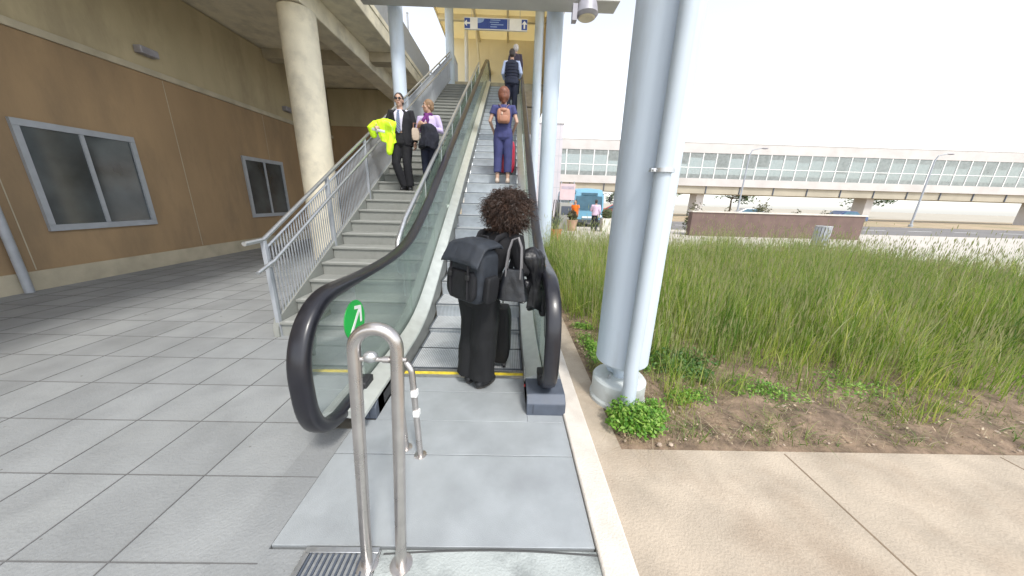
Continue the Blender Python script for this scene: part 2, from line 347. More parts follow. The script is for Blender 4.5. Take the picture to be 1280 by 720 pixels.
def balustrade(side, front, fb=None):
    fb = fb or front
    xi = XR if side > 0 else XL; s = side; xg = xi+s*.155; xo = xi+s*.30
    srt = lambda a, b: (min(a, b), max(a, b))
    # inner skirt panel
    ysn = yrange(fb+.05, 2.6, 4)+yrange(2.7, 18, 90)
    g = G(); g.rings([[(xi, y, dpath(y)-.12 if y > 2.7 else -.04), (xi+s*.012, y, dpath(y)-.12 if y > 2.7 else -.04), (xi+s*.012, y, dpath(y)+.15), (xi, y, dpath(y)+.15)][::s] for y in ysn])
    EB(g, 'skirt_panel', mSkirt)
    # bevelled deck, inner and outer
    def prof(y):
        z = dpath(y)
        return [(xi-s*.002, y, z+.15), (xi+s*.004, y, z+.165), (xg-s*.022, y, z+.215), (xg-s*.012, y, z+.215), (xg-s*.012, y, z+.15), (xi+s*.014, y, z+.13)]
    g = G(); g.rings([prof(y)[::-s] for y in yrange(front+.30, 18, 100)]); EB(g, 'inner_deck', mDeck, ang=20)
    def prof2(y):
        z = dpath(y)
        return [(xg+s*.012, y, z+.215), (xg+s*.05, y, z+.215), (xo-s*.01, y, z+.17), (xo, y, z+.155), (xo, y, z+.10), (xg+s*.012, y, z+.10)]
    g = G(); g.rings([prof2(y)[::-s] for y in yrange(front+.30, 18, 100)]); EB(g, 'outer_deck', mSteel, ang=20)
    # outer cladding, down to the truss bottom
    g = G(); g.rings([[(xo-s*.012, y, max(-.05, dpath(y)-1.0)), (xo-s*.002, y, max(-.05, dpath(y)-1.0)), (xo-s*.002, y, dpath(y)+.11), (xo-s*.012, y, dpath(y)+.11)][::s] for y in yrange(front+.4, 18, 80)])
    EB(g, 'side_cladding', mSteel)
    # glass panels
    R = .40; cy, cz = front+.415, .19+.415
    poly = [(cy+.25, .16), (front+.26, .16)] + loop(front, .012)[1:] + [(cy+.25, zf(cy+.25, .3)+1.0)]
    g = G(); g.prism(poly, *srt(xg-.006, xg+.006)); EB(g, 'glass_panel', mGlassR if s > 0 else mGlass)
    y = cy+.255
    while y < YT+1.2:
        y2 = min(y+1.25, YT+1.5); yy = yrange(y, y2-.008, 6)
        poly = [(q, dpath(q)+.17) for q in yy]+[(q, zf(q, .3)+1.0) for q in yy[::-1]]
        g = G(); g.prism(poly, *srt(xg-.006, xg+.006)); EB(g, 'glass_panel', mGlass); y = y2
    # handrail
    P = handrail_path(front, fb); R_ = []; GR = []
    for i, (py, pz) in enumerate(P):
        a = Vector(P[max(0, i-1)]); b = Vector(P[min(len(P)-1, i+1)]); t = (b-a).normalized(); nv = (-t.y, t.x)
        R_.append(ring_section((xg+s*.006, py, pz), 0, 0, nv, .056, .026+.016*max(0, min(1, (front+.75-py)/.3))))
        GR.append(ring_section((xg, py-nv[0]*.022*1, pz-nv[1]*.022), 0, 0, nv, .020, .008))
    g = G(); g.rings(R_); EB(g, 'handrail', mRubber)
    # the bright guide profile runs inside the loop
    inner = []
    for i, (py, pz) in enumerate(P[3:-3]):
        j = i+3; a = Vector(P[j-1]); b = Vector(P[j+1]); t = (b-a).normalized(); nv = (t.y, -t.x)
        inner.append(ring_section((xg, py+nv[0]*.026, pz+nv[1]*.026), 0, 0, nv, .018, .010))
    g = G(); g.rings(inner); EB(g, 'handrail_guide', mSteel)
    # newel base
    g = G(); x0, x1 = srt(xi, xo); g.rings([[(x0, fb+.0, 0), (x1, fb+.0, 0), (x1, fb+.0, .10), (x0, fb+.0, .10)],
        [(x0, fb+.06, 0), (x1, fb+.06, 0), (x1, fb+.06, .155), (x0, fb+.06, .155)],
        [(x0, fb+.42, 0), (x1, fb+.42, 0), (x1, fb+.42, .165), (x0, fb+.42, .165)]])
    nb = EB(g, 'newel_base', mNewel, bevel=.006)
    g = G(); yi = fb+.08 if fb-front > .1 else front+.20; g.box(xg-.06, xg+.06, yi, yi+.14, .155, .25); EB(g, 'handrail_inlet', mBlackPl, bevel=.01)
    g = G(); g.tube([(xi+s*.05, fb-.002, .02), (xi+s*.05, fb-.002, .10)], .0015, 6); EB(g, 'seam', mBlackPl)
    return xg, xi
xgR, xiR = balustrade(1, 1.985, 2.02)
xgL, xiL = balustrade(-1, 1.48, 1.95)
# control panel with two buttons on the left base
EB(B(xiL-.006, xiL+.003, 2.10, 2.26, .03, .12), 'control_panel', mBlackPl, bevel=.004)
g = G(); g.ell((xiR-.003, 2.28, .095), .008, .014, .014); EB(g, 'stop_button', M('button red', (.5, .03, .03), .4))
# small white pictogram stickers on the right skirt
def sticker(y, z, w, h):
    g = G(); g.box(xiR-.0032, xiR-.001, y-w/2, y+w/2, z-h/2, z+h/2); EB(g, 'pictogram_sticker', mWhite)
    g = G()
    g.ell((xiR-.004, y, z+h*.27), .001, h*.09, h*.09); g.box(xiR-.0045, xiR-.0033, y-w*.10, y+w*.10, z-h*.1, z+h*.15)
    g.box(xiR-.0045, xiR-.0033, y-w*.10, y-w*.03, z-h*.38, z-h*.08); g.box(xiR-.0045, xiR-.0033, y+w*.03, y+w*.14, z-h*.30, z-h*.08)
    g.box(xiR-.0045, xiR-.0033, y-w*.38, y+w*.38, z-h*.43, z-h*.39)
    EB(g, 'pictogram', mBlackPl)
sticker(2.44, .12, .07, .09); sticker(2.35, .115, .03, .035)
# grey oval with a black rim on the inside of the right glass
g = G(); R0 = []
for k in range(40):
    a = 2*pi*k/40; cy, cz = 2.30+.075*cos(a), .66+.12*sin(a)
    R0.append([(xgR-.0105+.003*cos(b), cy+.007*sin(b)*cos(a), cz+.007*sin(b)*sin(a)) for b in [2*pi*q/8 for q in range(8)]])
g.rings(R0, closed=True); EB(g, 'oval_rim', mBlackPl)
g = G(); g.prism([(2.30+.068*cos(2*pi*k/40), .66+.113*sin(2*pi*k/40)) for k in range(40)], xgR-.0095, xgR-.0072); EB(g, 'grey_oval', M('oval grey', (.35, .40, .38), .4))
# round green arrow sign on the left glass
mGreen = M('sign green', (.008, .42, .06), .4, 0, 5, .05)
sg = thing('round_sign', 'round green sign with a white upward arrow stuck on the left escalator glass', 'sign', (xgL+.0105, 2.09, .735))
g = G(); g.prism([(.145*cos(2*pi*k/48), .145*sin(2*pi*k/48)) for k in range(48)], -.003, 0); g.build('disc', mGreen, sg)
g = G()
def stroke(g, a, b, w, x0, x1):
    a = Vector(a); b = Vector(b); t = (b-a).normalized(); n_ = Vector((-t.y, t.x))*w/2
    g.prism([a+n_, b+n_, b-n_, a-n_], x0, x1)
stroke(g, (-.085, -.085), (.07, .06), .026, .0005, .003); stroke(g, (.005, .092), (.093, .072), .024, .0008, .0034); stroke(g, (.088, .08), (.078, -.04), .024, .0010, .0038)
g.build('arrow', mWhite, sg)

# ------------------------------------------------------------------ staircase
st = thing('staircase', 'straight grey concrete staircase rising between the metal guard and the escalator', 'stairs', (-1.97, 3.35, 0))
SX0, SX1 = -2.62, -1.31; nst = 35; rise = 6.0/nst; run = rise/.541
g = G(); x0, x1 = SX0+1.97, SX1+1.97
g.rings([[(x0, 0, -.02), (x1, 0, -.02), (x1, 0, rise-.002), (x0, 0, rise-.002)], [(x0, run-.02, -.02), (x1, run-.02, -.02), (x1, run-.02, rise-.002), (x0, run-.02, rise-.002)]])
sp0 = G(); sp0.prism([(-.02, -.03), (-.02, -.001), (run+.01, -.001), (run+.01, -.06), (.012, -.03)], x0, x1)
def stepobj():
    g = G(); g.prism([(.0, -rise), (.0, -.035), (-.022, -.03), (-.022, 0), (run, 0), (run, -rise-.25), (.0, -rise-.03)], x0, x1); g.mi = 1
    g.box(x0+.05, x1-.05, -.012, .035, -.004, .0025); return g
p0 = stepobj().build('step', [mStair, mNose], st, bevel=.004)
for k in range(nst):
    o = p0 if k == 0 else p0.copy()
    if k: S.collection.objects.link(o)
    o.location = (0, k*run, (k+1)*rise)
L_ = nst*run
for k, (yy, zz) in enumerate(((L_+.9, 6.2), (L_+1.22, 6.4), (L_+1.54, 6.6))):
    o = p0.copy(); S.collection.objects.link(o); o.location = (0, yy, zz)
B(x0, x1, L_, L_+.895, 5.8, 5.998).build('landing', mStair, st)
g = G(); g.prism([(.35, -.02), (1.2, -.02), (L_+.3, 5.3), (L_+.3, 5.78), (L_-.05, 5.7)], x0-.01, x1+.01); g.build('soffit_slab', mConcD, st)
for xx in (x0-.04, ):
    g = G(); g.prism([(-.05, -.02), (-.05, .10), (.0, .22), (L_, 6.12), (L_, 5.55), (.5, -.02)], xx-.03, xx+.035); g.build('stringer', mStair, st, bevel=.006)
# guard on the left side of the stairs: posts, top rail, handrail, bar panels
gd = thing('stair_guard', 'grey metal bar guard with double rails along the left side of the stairs', 'railing', (SX0-.02, 3.35, 0))
def zs(y): return .541*y+rise*.5   # local y from stair foot
segs = [k*1.37 for k in range(10)]
for i, y in enumerate(segs):
    B(-.022, .022, y-.022, y+.022, zs(y)-.12, zs(y)+1.02).build('post', mGuard, gd, bevel=.003)
    if i+1 < len(segs):
        y2 = segs[i+1]; g = G(); yy = y+.055
        while yy < y2-.03:
            g.box(-.005, .005, yy-.006, yy+.006, zs(yy)+.03, zs(yy)+.93); yy += .052
        g.tube([(0, y, zs(y)+.03), (0, y2, zs(y2)+.03)], .014, 8); g.tube([(0, y, zs(y)+.93), (0, y2, zs(y2)+.93)], .014, 8)
        g.build('bar_panel', mGuard, gd)
g = G(); g.tube([(0, -.25, zs(0)+1.02), (0, 0, zs(0)+1.03), (0, segs[-1], zs(segs[-1])+1.03)], .024, 14); g.build('top_rail', mSteel, gd)
g = G(); g.tube([(.075, -.25, zs(0)+.72), (.075, 0, zs(0)+.80), (.075, segs[-1], zs(segs[-1])+.80)], .02, 14)
g.build('handrail', mSteel, gd)
for y in segs: g = G(); g.tube([(0, y, zs(y)+.74), (.075, y, zs(y)+.74), (.075, y, zs(y)+.79)], .007, 8); g.build('bracket', mSteel, gd)
# landing end guard
g = G(); Lg = segs[-1]
for k in range(26): g.box(-.005, .005, Lg+.05*k+.04, Lg+.05*k+.052, zs(Lg)-.25, zs(Lg)+.98)
g.build('bar_panel', mGuard, gd); B(-.022, .022, Lg+1.35, Lg+1.4, 6.6, 7.78).build('post', mGuard, gd); B(-.02, .02, Lg, Lg+1.4, zs(Lg)+1.0, zs(Lg)+1.04).build('top_rail', mSteel, gd)
# round rail on the right side of the stairs with glass infill
rl = thing('stair_handrail', 'round stainless handrail on short posts between the stairs and the escalator', 'handrail', (-1.35, 3.35, 0))
g = G(); P = [(0, .50, .62), (0, .44, .66), (0, .41, .74), (0, .41, .92), (0, .44, 1.02), (0, .52, 1.09)]; P = [(x, y, z+.05) for x, y, z in P]
P += [(0, y, zs(y)+.83) for y in yrange(.75, L_-.2, 20)]; g.tube(P, .033, 16); g.build('rail', mSteel, rl)
for y in [.55]+[.55+1.3*k for k in range(1, 9)]:
    g = G(); g.tube([(.0, y, zs(y)-.15), (.0, y, zs(y)+.80)], .012, 10); g.build('post', mSteel, rl)
for k in range(8):
    a = .6+1.3*k; b = a+1.2
    g = G(); g.prism([(a, zs(a)+.03), (b, zs(b)+.03), (b, zs(b)+.72), (a, zs(a)+.72)], -.004, .004); g.build('glass_panel', mGlass, rl)

# ------------------------------------------------------------------ columns
def column(x, y, rad, top, label, detail):
    t = thing('column', label, 'column', (x, y, 0), 0, 'pale blue round columns of the escalator canopy')
    z0 = .352
    g = G(); g.lathe([(rad-.03, z0), (rad-.006, z0+.002), (rad, z0+.012), (rad, top)], seg=64); g.build('shaft', mCol, t, ang=30)
    dr = rad*1.05
    g = G(); g.lathe([(dr+.012, -.06), (dr+.012, .02), (dr, .04), (dr, .180), (dr-.012, .196), (dr-.03, .200), (.01, .200)], seg=56); g.build('base_drum', mCol if not detail else M('drum paint', (.56, .60, .60), .6, 0, 3, .06, .15, 60, stain=(.34, .34, .31), sa=.8, ss=3.0), t, ang=30)
    g = G(); g.lathe([(rad*.60, .352), (rad*.56, .332), (rad*.27, .245), (rad*.25, .19)], seg=32); g.build('pin', mCol, t)
    if detail:
        for k in range(4):
            a = .5+k*pi/2; g = G(); g.lathe([(.018, .198), (.018, .22), (.012, .225), (.009, .24)], (.12*cos(a), .12*sin(a)), 6); g.build('anchor_bolt', mSteel, t)
        g = G()
        for k in (0, 1):   # stiffening plates under the shaft
            a = -.7+k*pi; c_, s_ = cos(a), sin(a); n_ = Vector((-s_, c_, 0))*.008; A = Vector((c_, s_, 0))
            q = [A*.05+Vector((0, 0, .205)), A*.10+Vector((0, 0, .205)), A*.17+Vector((0, 0, .354)), A*.04+Vector((0, 0, .354))]
            g.rings([[v+n_ for v in q], [v-n_ for v in q]])
        g.build('gusset', mCol, t)
    return t
CX = .965
column(CX, 2.30, .205, 9.2, 'thick pale blue column nearest the camera, on a round drum base in the soil', True)
column(.985, 8.8, .20, 9.2, 'pale blue column rising out of the grass to the right of the escalator, behind the nearest one', False)
column(1.08, 15.3, .19, 9.2, 'narrow pale column far up at the top right of the escalator', False)
column(-2.80, 8.8, .165, 9.2, 'pale column behind the man in the dark suit, left of the stairs', False)
column(-2.66, 15.3, .175, 9.2, 'pale column at the head of the stairs in front of the cream wall', False)
dp = thing('drainpipe', 'light grey drainpipe clamped to the nearest thick column', 'pipe', (.935, 2.025, 0))
g = G(); g.tube([(.0, -.02, -.05), (.0, -.02, .3), (0, 0, .42), (.02, 0, 3), (.03, 0, 8.3)], .050, 24); g.build('pipe', M('pipe paint', (.44, .50, .56), .7, 0, 2, .05, .05, 30, stain=(.50, .55, .57), sa=.3), dp)
for z in (1.80, 4.6):
    g = G(); g.lathe([(.060, z-.012), (.065, z-.012), (.065, z+.012), (.060, z+.012)], (.012, 0), 24); g.box(-.075, -.045, -.03, .0, z-.01, z+.01); g.tube([(-.06, -.045, z), (-.06, .03, z)], .008, 8); g.build('clamp', mSteel, dp)

# ------------------------------------------------------------------ canopy, beam, hall
cb = thing('cross_beam', 'grey steel cross beam spanning above the escalator and stairs', 'beam', (-.5, 8.28, 5.75))
B(-2.9, 2.78, -.27, .20, 0, .42).build('box_girder', mBeamG, cb, bevel=.012)
g = G(); g.box(-2.9, 2.80, -.29, .22, .42, .46); g.build('top_flange', mBeamG, cb)
fl = thing('flood_light', 'grey flood light with a round lens hanging under the right end of the cross beam', 'lamp', (1.56, 8.02, 5.66))
g = G(); g.lathe([(.16, .088), (.20, .02), (.24, -.16), (.19, -.22)], (.02, 0), 24); g.build('housing', M('lamp housing', (.32, .31, .34), .5, .2), fl)
g = G(); g.lathe([(.18, -.222), (.16, -.24), (.01, -.245)], (.02, 0), 24); g.build('lens', M('lamp lens', (.62, .55, .40), .3), fl)
g = G(); g.box(-.30, -.20, -.08, .08, -.30, -.003); g.tube([(-.25, 0, -.15), (-.12, 0, -.15)], .03, 10); g.build('bracket', M('lamp housing', (0, 0, 0)), fl)

cp = thing('canopy_hall', 'cream roofed hall at the head of the escalator with ribbed ceiling', 'building', (-.5, 16, 6.6))
B(-2.75, 2.55, -6.6, 9, 2.60, 2.612).build('ceiling', mCeil, cp)
g = G()
for y in (-6.2, -4.6, -3.1, -1.6, -.1): g.box(-2.74, 2.54, y, y+.16, 2.38, 2.598)
g.build('ceiling_beam', mCreamD, cp)
g = G()
for x in (-1.2, .2, 1.6): g.box(x, x+.10, -6.58, 1.98, 2.47, 2.597)
g.build('purlin', mCreamD, cp)
B(-2.80, -2.753, -6.6, 9, 2.50, 2.80).build('fascia', mCreamD, cp); B(2.553, 2.60, -6.6, 9, 2.50, 2.80).build('fascia', mCreamD, cp)
B(-2.55, 2.0, 2.0, 2.2, -.3, 2.598).build('back_wall', mCream, cp)
B(1.9, 2.02, -.9, 1.998, -.35, 2.598).build('side_wall', M('ochre panel', (.55, .42, .25), .7, 0, 1.5, .08), cp)
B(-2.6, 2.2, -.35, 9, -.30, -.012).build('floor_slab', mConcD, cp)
g = G(); g.tube([(-1.22, .9, 2.5), (-1.05, 1.3, .9)], .05, 8); g.build('brace', mCreamD, cp)
g = G(); g.tube([(-1.72, 1.3, -.01), (-1.72, 1.3, 2.595)], .09, 14); g.build('post', mWhite, cp)
g = G()
for k in range(5): g.box(-2.5+k*.9, -2.49+k*.9, 1.985, 1.998, .0, 2.59)
g.build('wall_joint', mCreamD, cp)
g = G(); g.box(-1.12, -.55, 1.7, 1.98, 1.05, 1.25); g.build('wall_box', mCreamD, cp, bevel=.02)
# hanging sign
hs_ = thing('hanging_sign', 'long white and blue direction sign with white arrows hanging under the cream ceiling', 'sign', (-.70, 14.6, 8.28))
B(-1.25, 1.25, 0, .08, -.20, .20).build('board', mWhite, hs_)
def arrow(g, cx, cz, s, ang):
    m = Matrix.Rotation(ang, 2); t = lambda p: (cx+(m @ Vector(p)).x*s, cz+(m @ Vector(p)).y*s)
    g.prism([t(p) for p in ((-.12, -.5), (.12, -.5), (.12, .05), (.42, .05), (0, .5), (-.42, .05), (-.12, .05))], -.016, -.011, 'Y')
g = G()
for a, b in ((-1.24, -1.02), (1.02, 1.24), (-.72, -.28), (.50, .53)): g.box(a, b, -.008, -.001, -.17, .17); g.build('blue_field', mBlue, hs_); g = G()
g.box(-.279, .46, -.008, -.001, -.17, .17); g.build('blue_field', mBlue, hs_)
g = G(); arrow(g, -1.13, 0, .26, pi/2); arrow(g, 1.13, 0, .26, 0); g.build('arrow', mWhite, hs_)
mPale = M('sign pale blue', (.25, .36, .62), .5); g = G()
g.prism([(-.72, .17), (-.45, .17), (-.5, .06), (-.6, .02), (-.72, 0)], -.012, -.0085, 'Y')
for k, (a, b) in enumerate(((-.22, .18), (-.24, .12), (-.2, .3), (-.22, .05))): g.box(a, b, -.012, -.0085, .11-.075*k, .14-.075*k)
g.build('lettering', mPale, hs_)
for x in (-.95, .95): g = G(); g.tube([(x, .04, .2), (x, .04, .58)], .012, 8); g.build('hanger', mSteel, hs_)

# concrete road deck on the left
dk = thing('concrete_deck', 'cream concrete deck with parapet and railing high above the stairs on the left', 'bridge', (-3.6, 6, 5.8))
B(-7.5, 0, -12, 9.5, .02, .36).build('slab', mConc, dk, bevel=.02)
B(-.14, .02, -12, 9.52, .362, .50).build('parapet', mConc, dk, bevel=.01)
B(-1.33, -.77, -12, 9.3, -.42, .018).build('edge_beam', mConc, dk, bevel=.02)
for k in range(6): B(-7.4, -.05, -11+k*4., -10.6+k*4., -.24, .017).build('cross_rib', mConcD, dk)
g = G(); B(-.10, .0, 3.2, 9.5, .505, 1.30).build('guard_panel', mGuard, dk)
for k in range(8):
    y0 = -12+k*1.9; g = G()
    for j in range(18): g.box(-.06, -.045, y0+.06+j*.1, y0+.075+j*.1, .50, 1.25)
    g.box(-.07, -.035, y0, y0+1.89, 1.25, 1.29); g.box(-.075, -.03, y0, y0+.04, .50, 1.25)
    g.build('rail_panel', mGuard, dk)
for k, (y, h) in enumerate(((-3.5, 5.38), (3.2, 5.38), (9.2, 5.38))):
    pass
for y in (1.0, 8.0):
    g = G(); g.lathe([(.36, -.05), (.36, 5.36)], (-4.65, y), 36)
    o = g.build('concrete_pillar', mConc, origin=(-4.65, y, 0)); tag(o, {1.0: 'round concrete pillar under the deck nearest the camera on the left', 8.0: 'middle round concrete pillar under the deck beyond the stair foot', 14.5: 'farthest round concrete pillar under the deck'}[y], 'pillar', 'concrete pillars under the deck')
uw = thing('side_building', 'tan rendered building wall with an ochre lower band beneath the concrete deck', 'building', (-7.6, 8, 0))
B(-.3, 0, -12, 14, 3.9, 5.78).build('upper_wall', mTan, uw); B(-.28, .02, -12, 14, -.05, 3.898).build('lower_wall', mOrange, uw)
for k in range(9): B(.0205, .024, -11.5+k*2.8, -11.488+k*2.8, .32, 3.88).build('wall_joint', mConcD, uw)
B(.021, .05, -12, 13.99, -.05, .30).build('plinth', mConcD, uw, bevel=.004); B(.003, .06, -12, 13.99, 3.90, 4.02).build('string_course', mConcD, uw, bevel=.006)
for y in (-3.3, 5.5):
    g = G(); g.tube([(.10, y, 0), (.10, y, 5.7)], .05, 14); g.build('downpipe', mGuard, uw)
for k in range(4):
    y = -4.9+k*4.2; g = G(); g.box(.003, .16, y, y+.34, 4.25, 4.39); g.build('wall_lamp', M('lamp housing', (0, 0, 0)), uw, bevel=.015)
B(.022, .05, 5.75, 6.35, 1.5, 2.0).build('notice_frame', mGuard, uw)
for k in range(4):
    y = -7+k*4.2; f_ = join((.022, .07, y, y+1.6, .9, 1.0), (.022, .07, y, y+1.6, 2.5, 2.6), (.022, .07, y, y+.08, 1.003, 2.497), (.022, .07, y+1.52, y+1.6, 1.003, 2.497)).build('window_frame', mGuard, uw)
    B(.022, .06, y+.77, y+.83, 1.003, 2.497).build('mullion', mGuard, f_); B(.024, .04, y+.08, y+1.52, 1.0, 2.5).build('pane', M('dark pane', (.05, .06, .065), .1, 0, 1.2, .6, .02, 2, spec=1.0), f_)
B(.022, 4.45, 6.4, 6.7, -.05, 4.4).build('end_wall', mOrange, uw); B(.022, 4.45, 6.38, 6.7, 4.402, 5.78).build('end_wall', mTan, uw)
mp = thing('lamp_mast', 'thin grey mast standing on the far end of the deck', 'mast', (-4.35, 15.2, 6.16))
g = G(); g.tube([(0, 0, 0), (0, 0, 2.65)], [.05, .035], 10); g.build('pole', mGuard, mp); g = G(); g.lathe([(.09, 0), (.09, .02), (.06, .03)], seg=16); g.build('base_plate', mGuard, mp)
g = G(); g.ell((0, 0, 2.66), .05, .05, .03, 10); g.build('cap', mGuard, mp)

# ------------------------------------------------------------------ barriers
def ubar(name, A, Bp, h, rad, r, label, lean=(0, 0), bar=None):
    t = thing(name, label, 'barrier', (*A, 0)); d = Vector((Bp[0]-A[0], Bp[1]-A[1], 0)); w = d.length/2; d.normalize(); P = []
    lx = lambda s_, z: (d.x*s_+lean[0]*z, d.y*s_+lean[1]*z, z)
    P = [lx(0, -.02), lx(0, (h-w)*.5), lx(0, h-w)]+[lx(w-w*cos(a), h-w+w*sin(a)) for a in [pi*k/16 for k in range(1, 16)]]+[lx(2*w, h-w), lx(2*w, (h-w)*.5), lx(2*w, -.02)]
    g = G(); g.tube(P, r, 20); g.build('bent_tube', mBarrier, t)
    for s_ in (0, 2*w):
        g = G(); c = lx(s_, 0); g.lathe([(r*2.1, 0), (r*2.1, .006), (r*1.2, .009)], (c[0], c[1]), 24); g.build('floor_flange', mBarrier, t)
    return t, lx, w
t, lx, w = ubar('barrier', (-.603, 1.0), (-.45, 1.0), 1.155, .0, .0235, 'shiny stainless hoop barrier standing at the lower left in front of the escalator', (.057, 0))
g = G(); a, b = lx(-.0, 1.035), lx(2*w+.035, 1.035); g.tube([a, b], .0085, 12); g.build('crossbar', mBarrier, t)
g = G(); c = lx(w*.75, 1.045); g.ell(c, .027, .02, .022, 16); g.build('knob', mSteel, t)
g = G(); c = lx(w*1.5, 1.035); g.tube([(c[0]-.012, c[1], c[2]), (c[0]+.012, c[1], c[2])], .0125, 14); g.build('collar', mBarrier, t)
t, lx, w = ubar('barrier', (-.535, 1.62), (-.645, 1.68), .66, .0, .0185, 'low stainless hoop barrier standing on the landing plate behind the tall hoop', (-.03, 0))
for z, dx in ((.47, .0), (.33, .0)):
    g = G(); c = lx(0, z); g.box(c[0]-.012, c[0]+.026, c[1]-.03, c[1]+.012, z-.02, z+.02); g.build('clamp', mWhite, t, bevel=.004)
# drain frame at the lower left
df = thing('floor_grating', 'steel framed floor grating set in the paving at the lower left', 'grating', (-.66, .85, 0))
join((-.25, .09, -.5, -.47, .0, .012), (-.25, .09, .19, .215, .0, .012), (-.25, -.225, -.469, .189, .0, .012), (.065, .09, -.469, .189, .0, .012)).build('frame', mSteel, df, bevel=.002)
g = G()
for k in range(11): g.box(-.222+.026*k, -.213+.026*k, -.468, .188, .0, .008)
g.build('bars', mNewel, df)
g = G(); P = []
for k in range(33): a = k/32; P.append((-.545+a*1.03, 1.045+.020*sin(pi*a)-.004, .003))
g.tube(P, .004, 6); struct('threshold_strip', g, M('joint black', (.06, .06, .06), .8))
# ------------------------------------------------------------------ people
def skinmat(n, c): return M(n, c, .5, 0, 20, .06, .05, 200)
mSkinA = skinmat('skin light', (.48, .30, .22)); mSkinB = skinmat('skin tan', (.42, .25, .17))
def cloth(n, c, na=.15, rough=.85): return M(n, c, rough, 0, 14, na, .25, 260)
DEF = dict(crotch=(0, 0, .80), pelvis=(0, 0, .93), waist=(0, .0, 1.06), chest=(0, .005, 1.27), neckb=(0, -.01, 1.43), head=(0, .015, 1.585),
  hipL=(-.085, 0, .90), hipR=(.085, 0, .90), kneeL=(-.095, .02, .48), kneeR=(.095, .02, .48), ankL=(-.10, -.02, .085), ankR=(.10, -.02, .085),
  shL=(-.175, -.01, 1.385), shR=(.175, -.01, 1.385), elL=(-.225, -.03, 1.12), elR=(.225, -.03, 1.12), wrL=(-.235, .04, .88), wrR=(.235, .04, .88))
class Pose:
    def __init__(s, base, rz, h, ov={}, toeL=0, toeR=0, headyaw=0, headpitch=0):
        s.base = Vector(base); s.k = h/1.7; s.R = Matrix.Rotation(rz, 3, 'Z'); s.rz = rz
        d = dict(DEF); d.update(ov); s.J = {a: s.w(b) for a, b in d.items()}; s.toe = (toeL, toeR); s.hy = headyaw; s.hp = headpitch
    def w(s, p): return s.R @ (Vector(p)*s.k)          # relative to the person's base
    def inv(s, p): return (s.R.transposed() @ (Vector(p)-s.base))/s.k
def torso(g, P, gr=0., hem=None, flare=0., female=0.):
    J, k = P.J, P.k; hx = (J['hipR']-J['hipL']).normalized(); sx = (J['shR']-J['shL']).normalized()
    row = [('crotch', None, .11, .085, 0), ('hipm', J['pelvis']*.4+J['crotch']*.6, .165+.01*female, .115, 0), ('pelvis', J['pelvis'], .168+.008*female, .118, .0), ('waist', J['waist'], .142-.014*female, .102, .35),
           ('chest', J['chest']*.5+J['waist']*.5, .152-.006*female, .108, .6), ('chest', J['chest'], .170-.010*female, .118, .85), ('up', J['chest']*.4+J['neckb']*.6, .172-.012*female, .098, 1), ('nb', J['neckb']*.85+J['chest']*.15, .105, .075, 1), ('neck', J['neckb'], .062, .062, 1)]
    out = []
    for nm, c, rx, ry, t in row:
        c = J['crotch'] if c is None else c; ax = (hx*(1-t)+sx*t).normalized(); ay = Vector((0, 0, 1)).cross(ax).normalized()
        rx = (rx+gr)*k; ry = (ry+gr)*k
        out.append([c+ax*rx*cos(2*pi*q/24)+ay*ry*sin(2*pi*q/24) for q in range(24)])
    lo = 0 if hem is None else hem
    if flare: # widen the hem rings
        for i in range(lo, min(lo+2, len(out))):
            c = sum(out[i], Vector())/24; out[i] = [c+(p-c)*(1+flare*(1 if i == lo else .5)) for p in out[i]]
    g.rings(out[lo:])
def hand(g, P, wr, el, side, curl=.6, fr=.0088):
    k = P.k; d = (wr-el).normalized(); body = (P.J['chest']-wr); s_ = body - d*body.dot(d); s_ = s_.normalized() if s_.length > .001 else Vector((1, 0, 0))  # palm faces the body
    th = d.cross(s_).normalized()
    if th.dot(P.R @ Vector((0, 1, 0))) < 0: th = -th
    g.capsule([wr-d*.02*k, wr+d*.03*k, wr+d*.075*k], [.026*k, .030*k, .034*k], 10)
    for i, (off, L) in enumerate(((.031, .066), (.011, .075), (-.010, .070), (-.030, .055))):
        b = wr+d*.085*k+th*off*k; c1 = b+(d+s_*.25*curl).normalized()*L*.45*k; c2 = c1+(d*.7+s_*curl).normalized()*L*.35*k; c3 = c2+(d*.25+s_*1.1*curl).normalized()*L*.3*k
        g.capsule([b-d*.02*k, b, c1, c2, c3], [.010*k, fr*k, fr*.95*k, fr*.88*k, fr*.75*k], 8)
    b = wr+d*.03*k+th*.03*k; g.capsule([b, b+(d*.6+th*.8).normalized()*.032*k+s_*.01*k, b+(d*.9+th*.45).normalized()*.062*k+s_*.02*k], [.013*k, .0105*k, .0085*k], 8)
def headframe(P):
    return P.J['head'], (P.R @ Matrix.Rotation(P.hy, 3, 'Z') @ Matrix.Rotation(P.hp, 3, 'X')), P.k
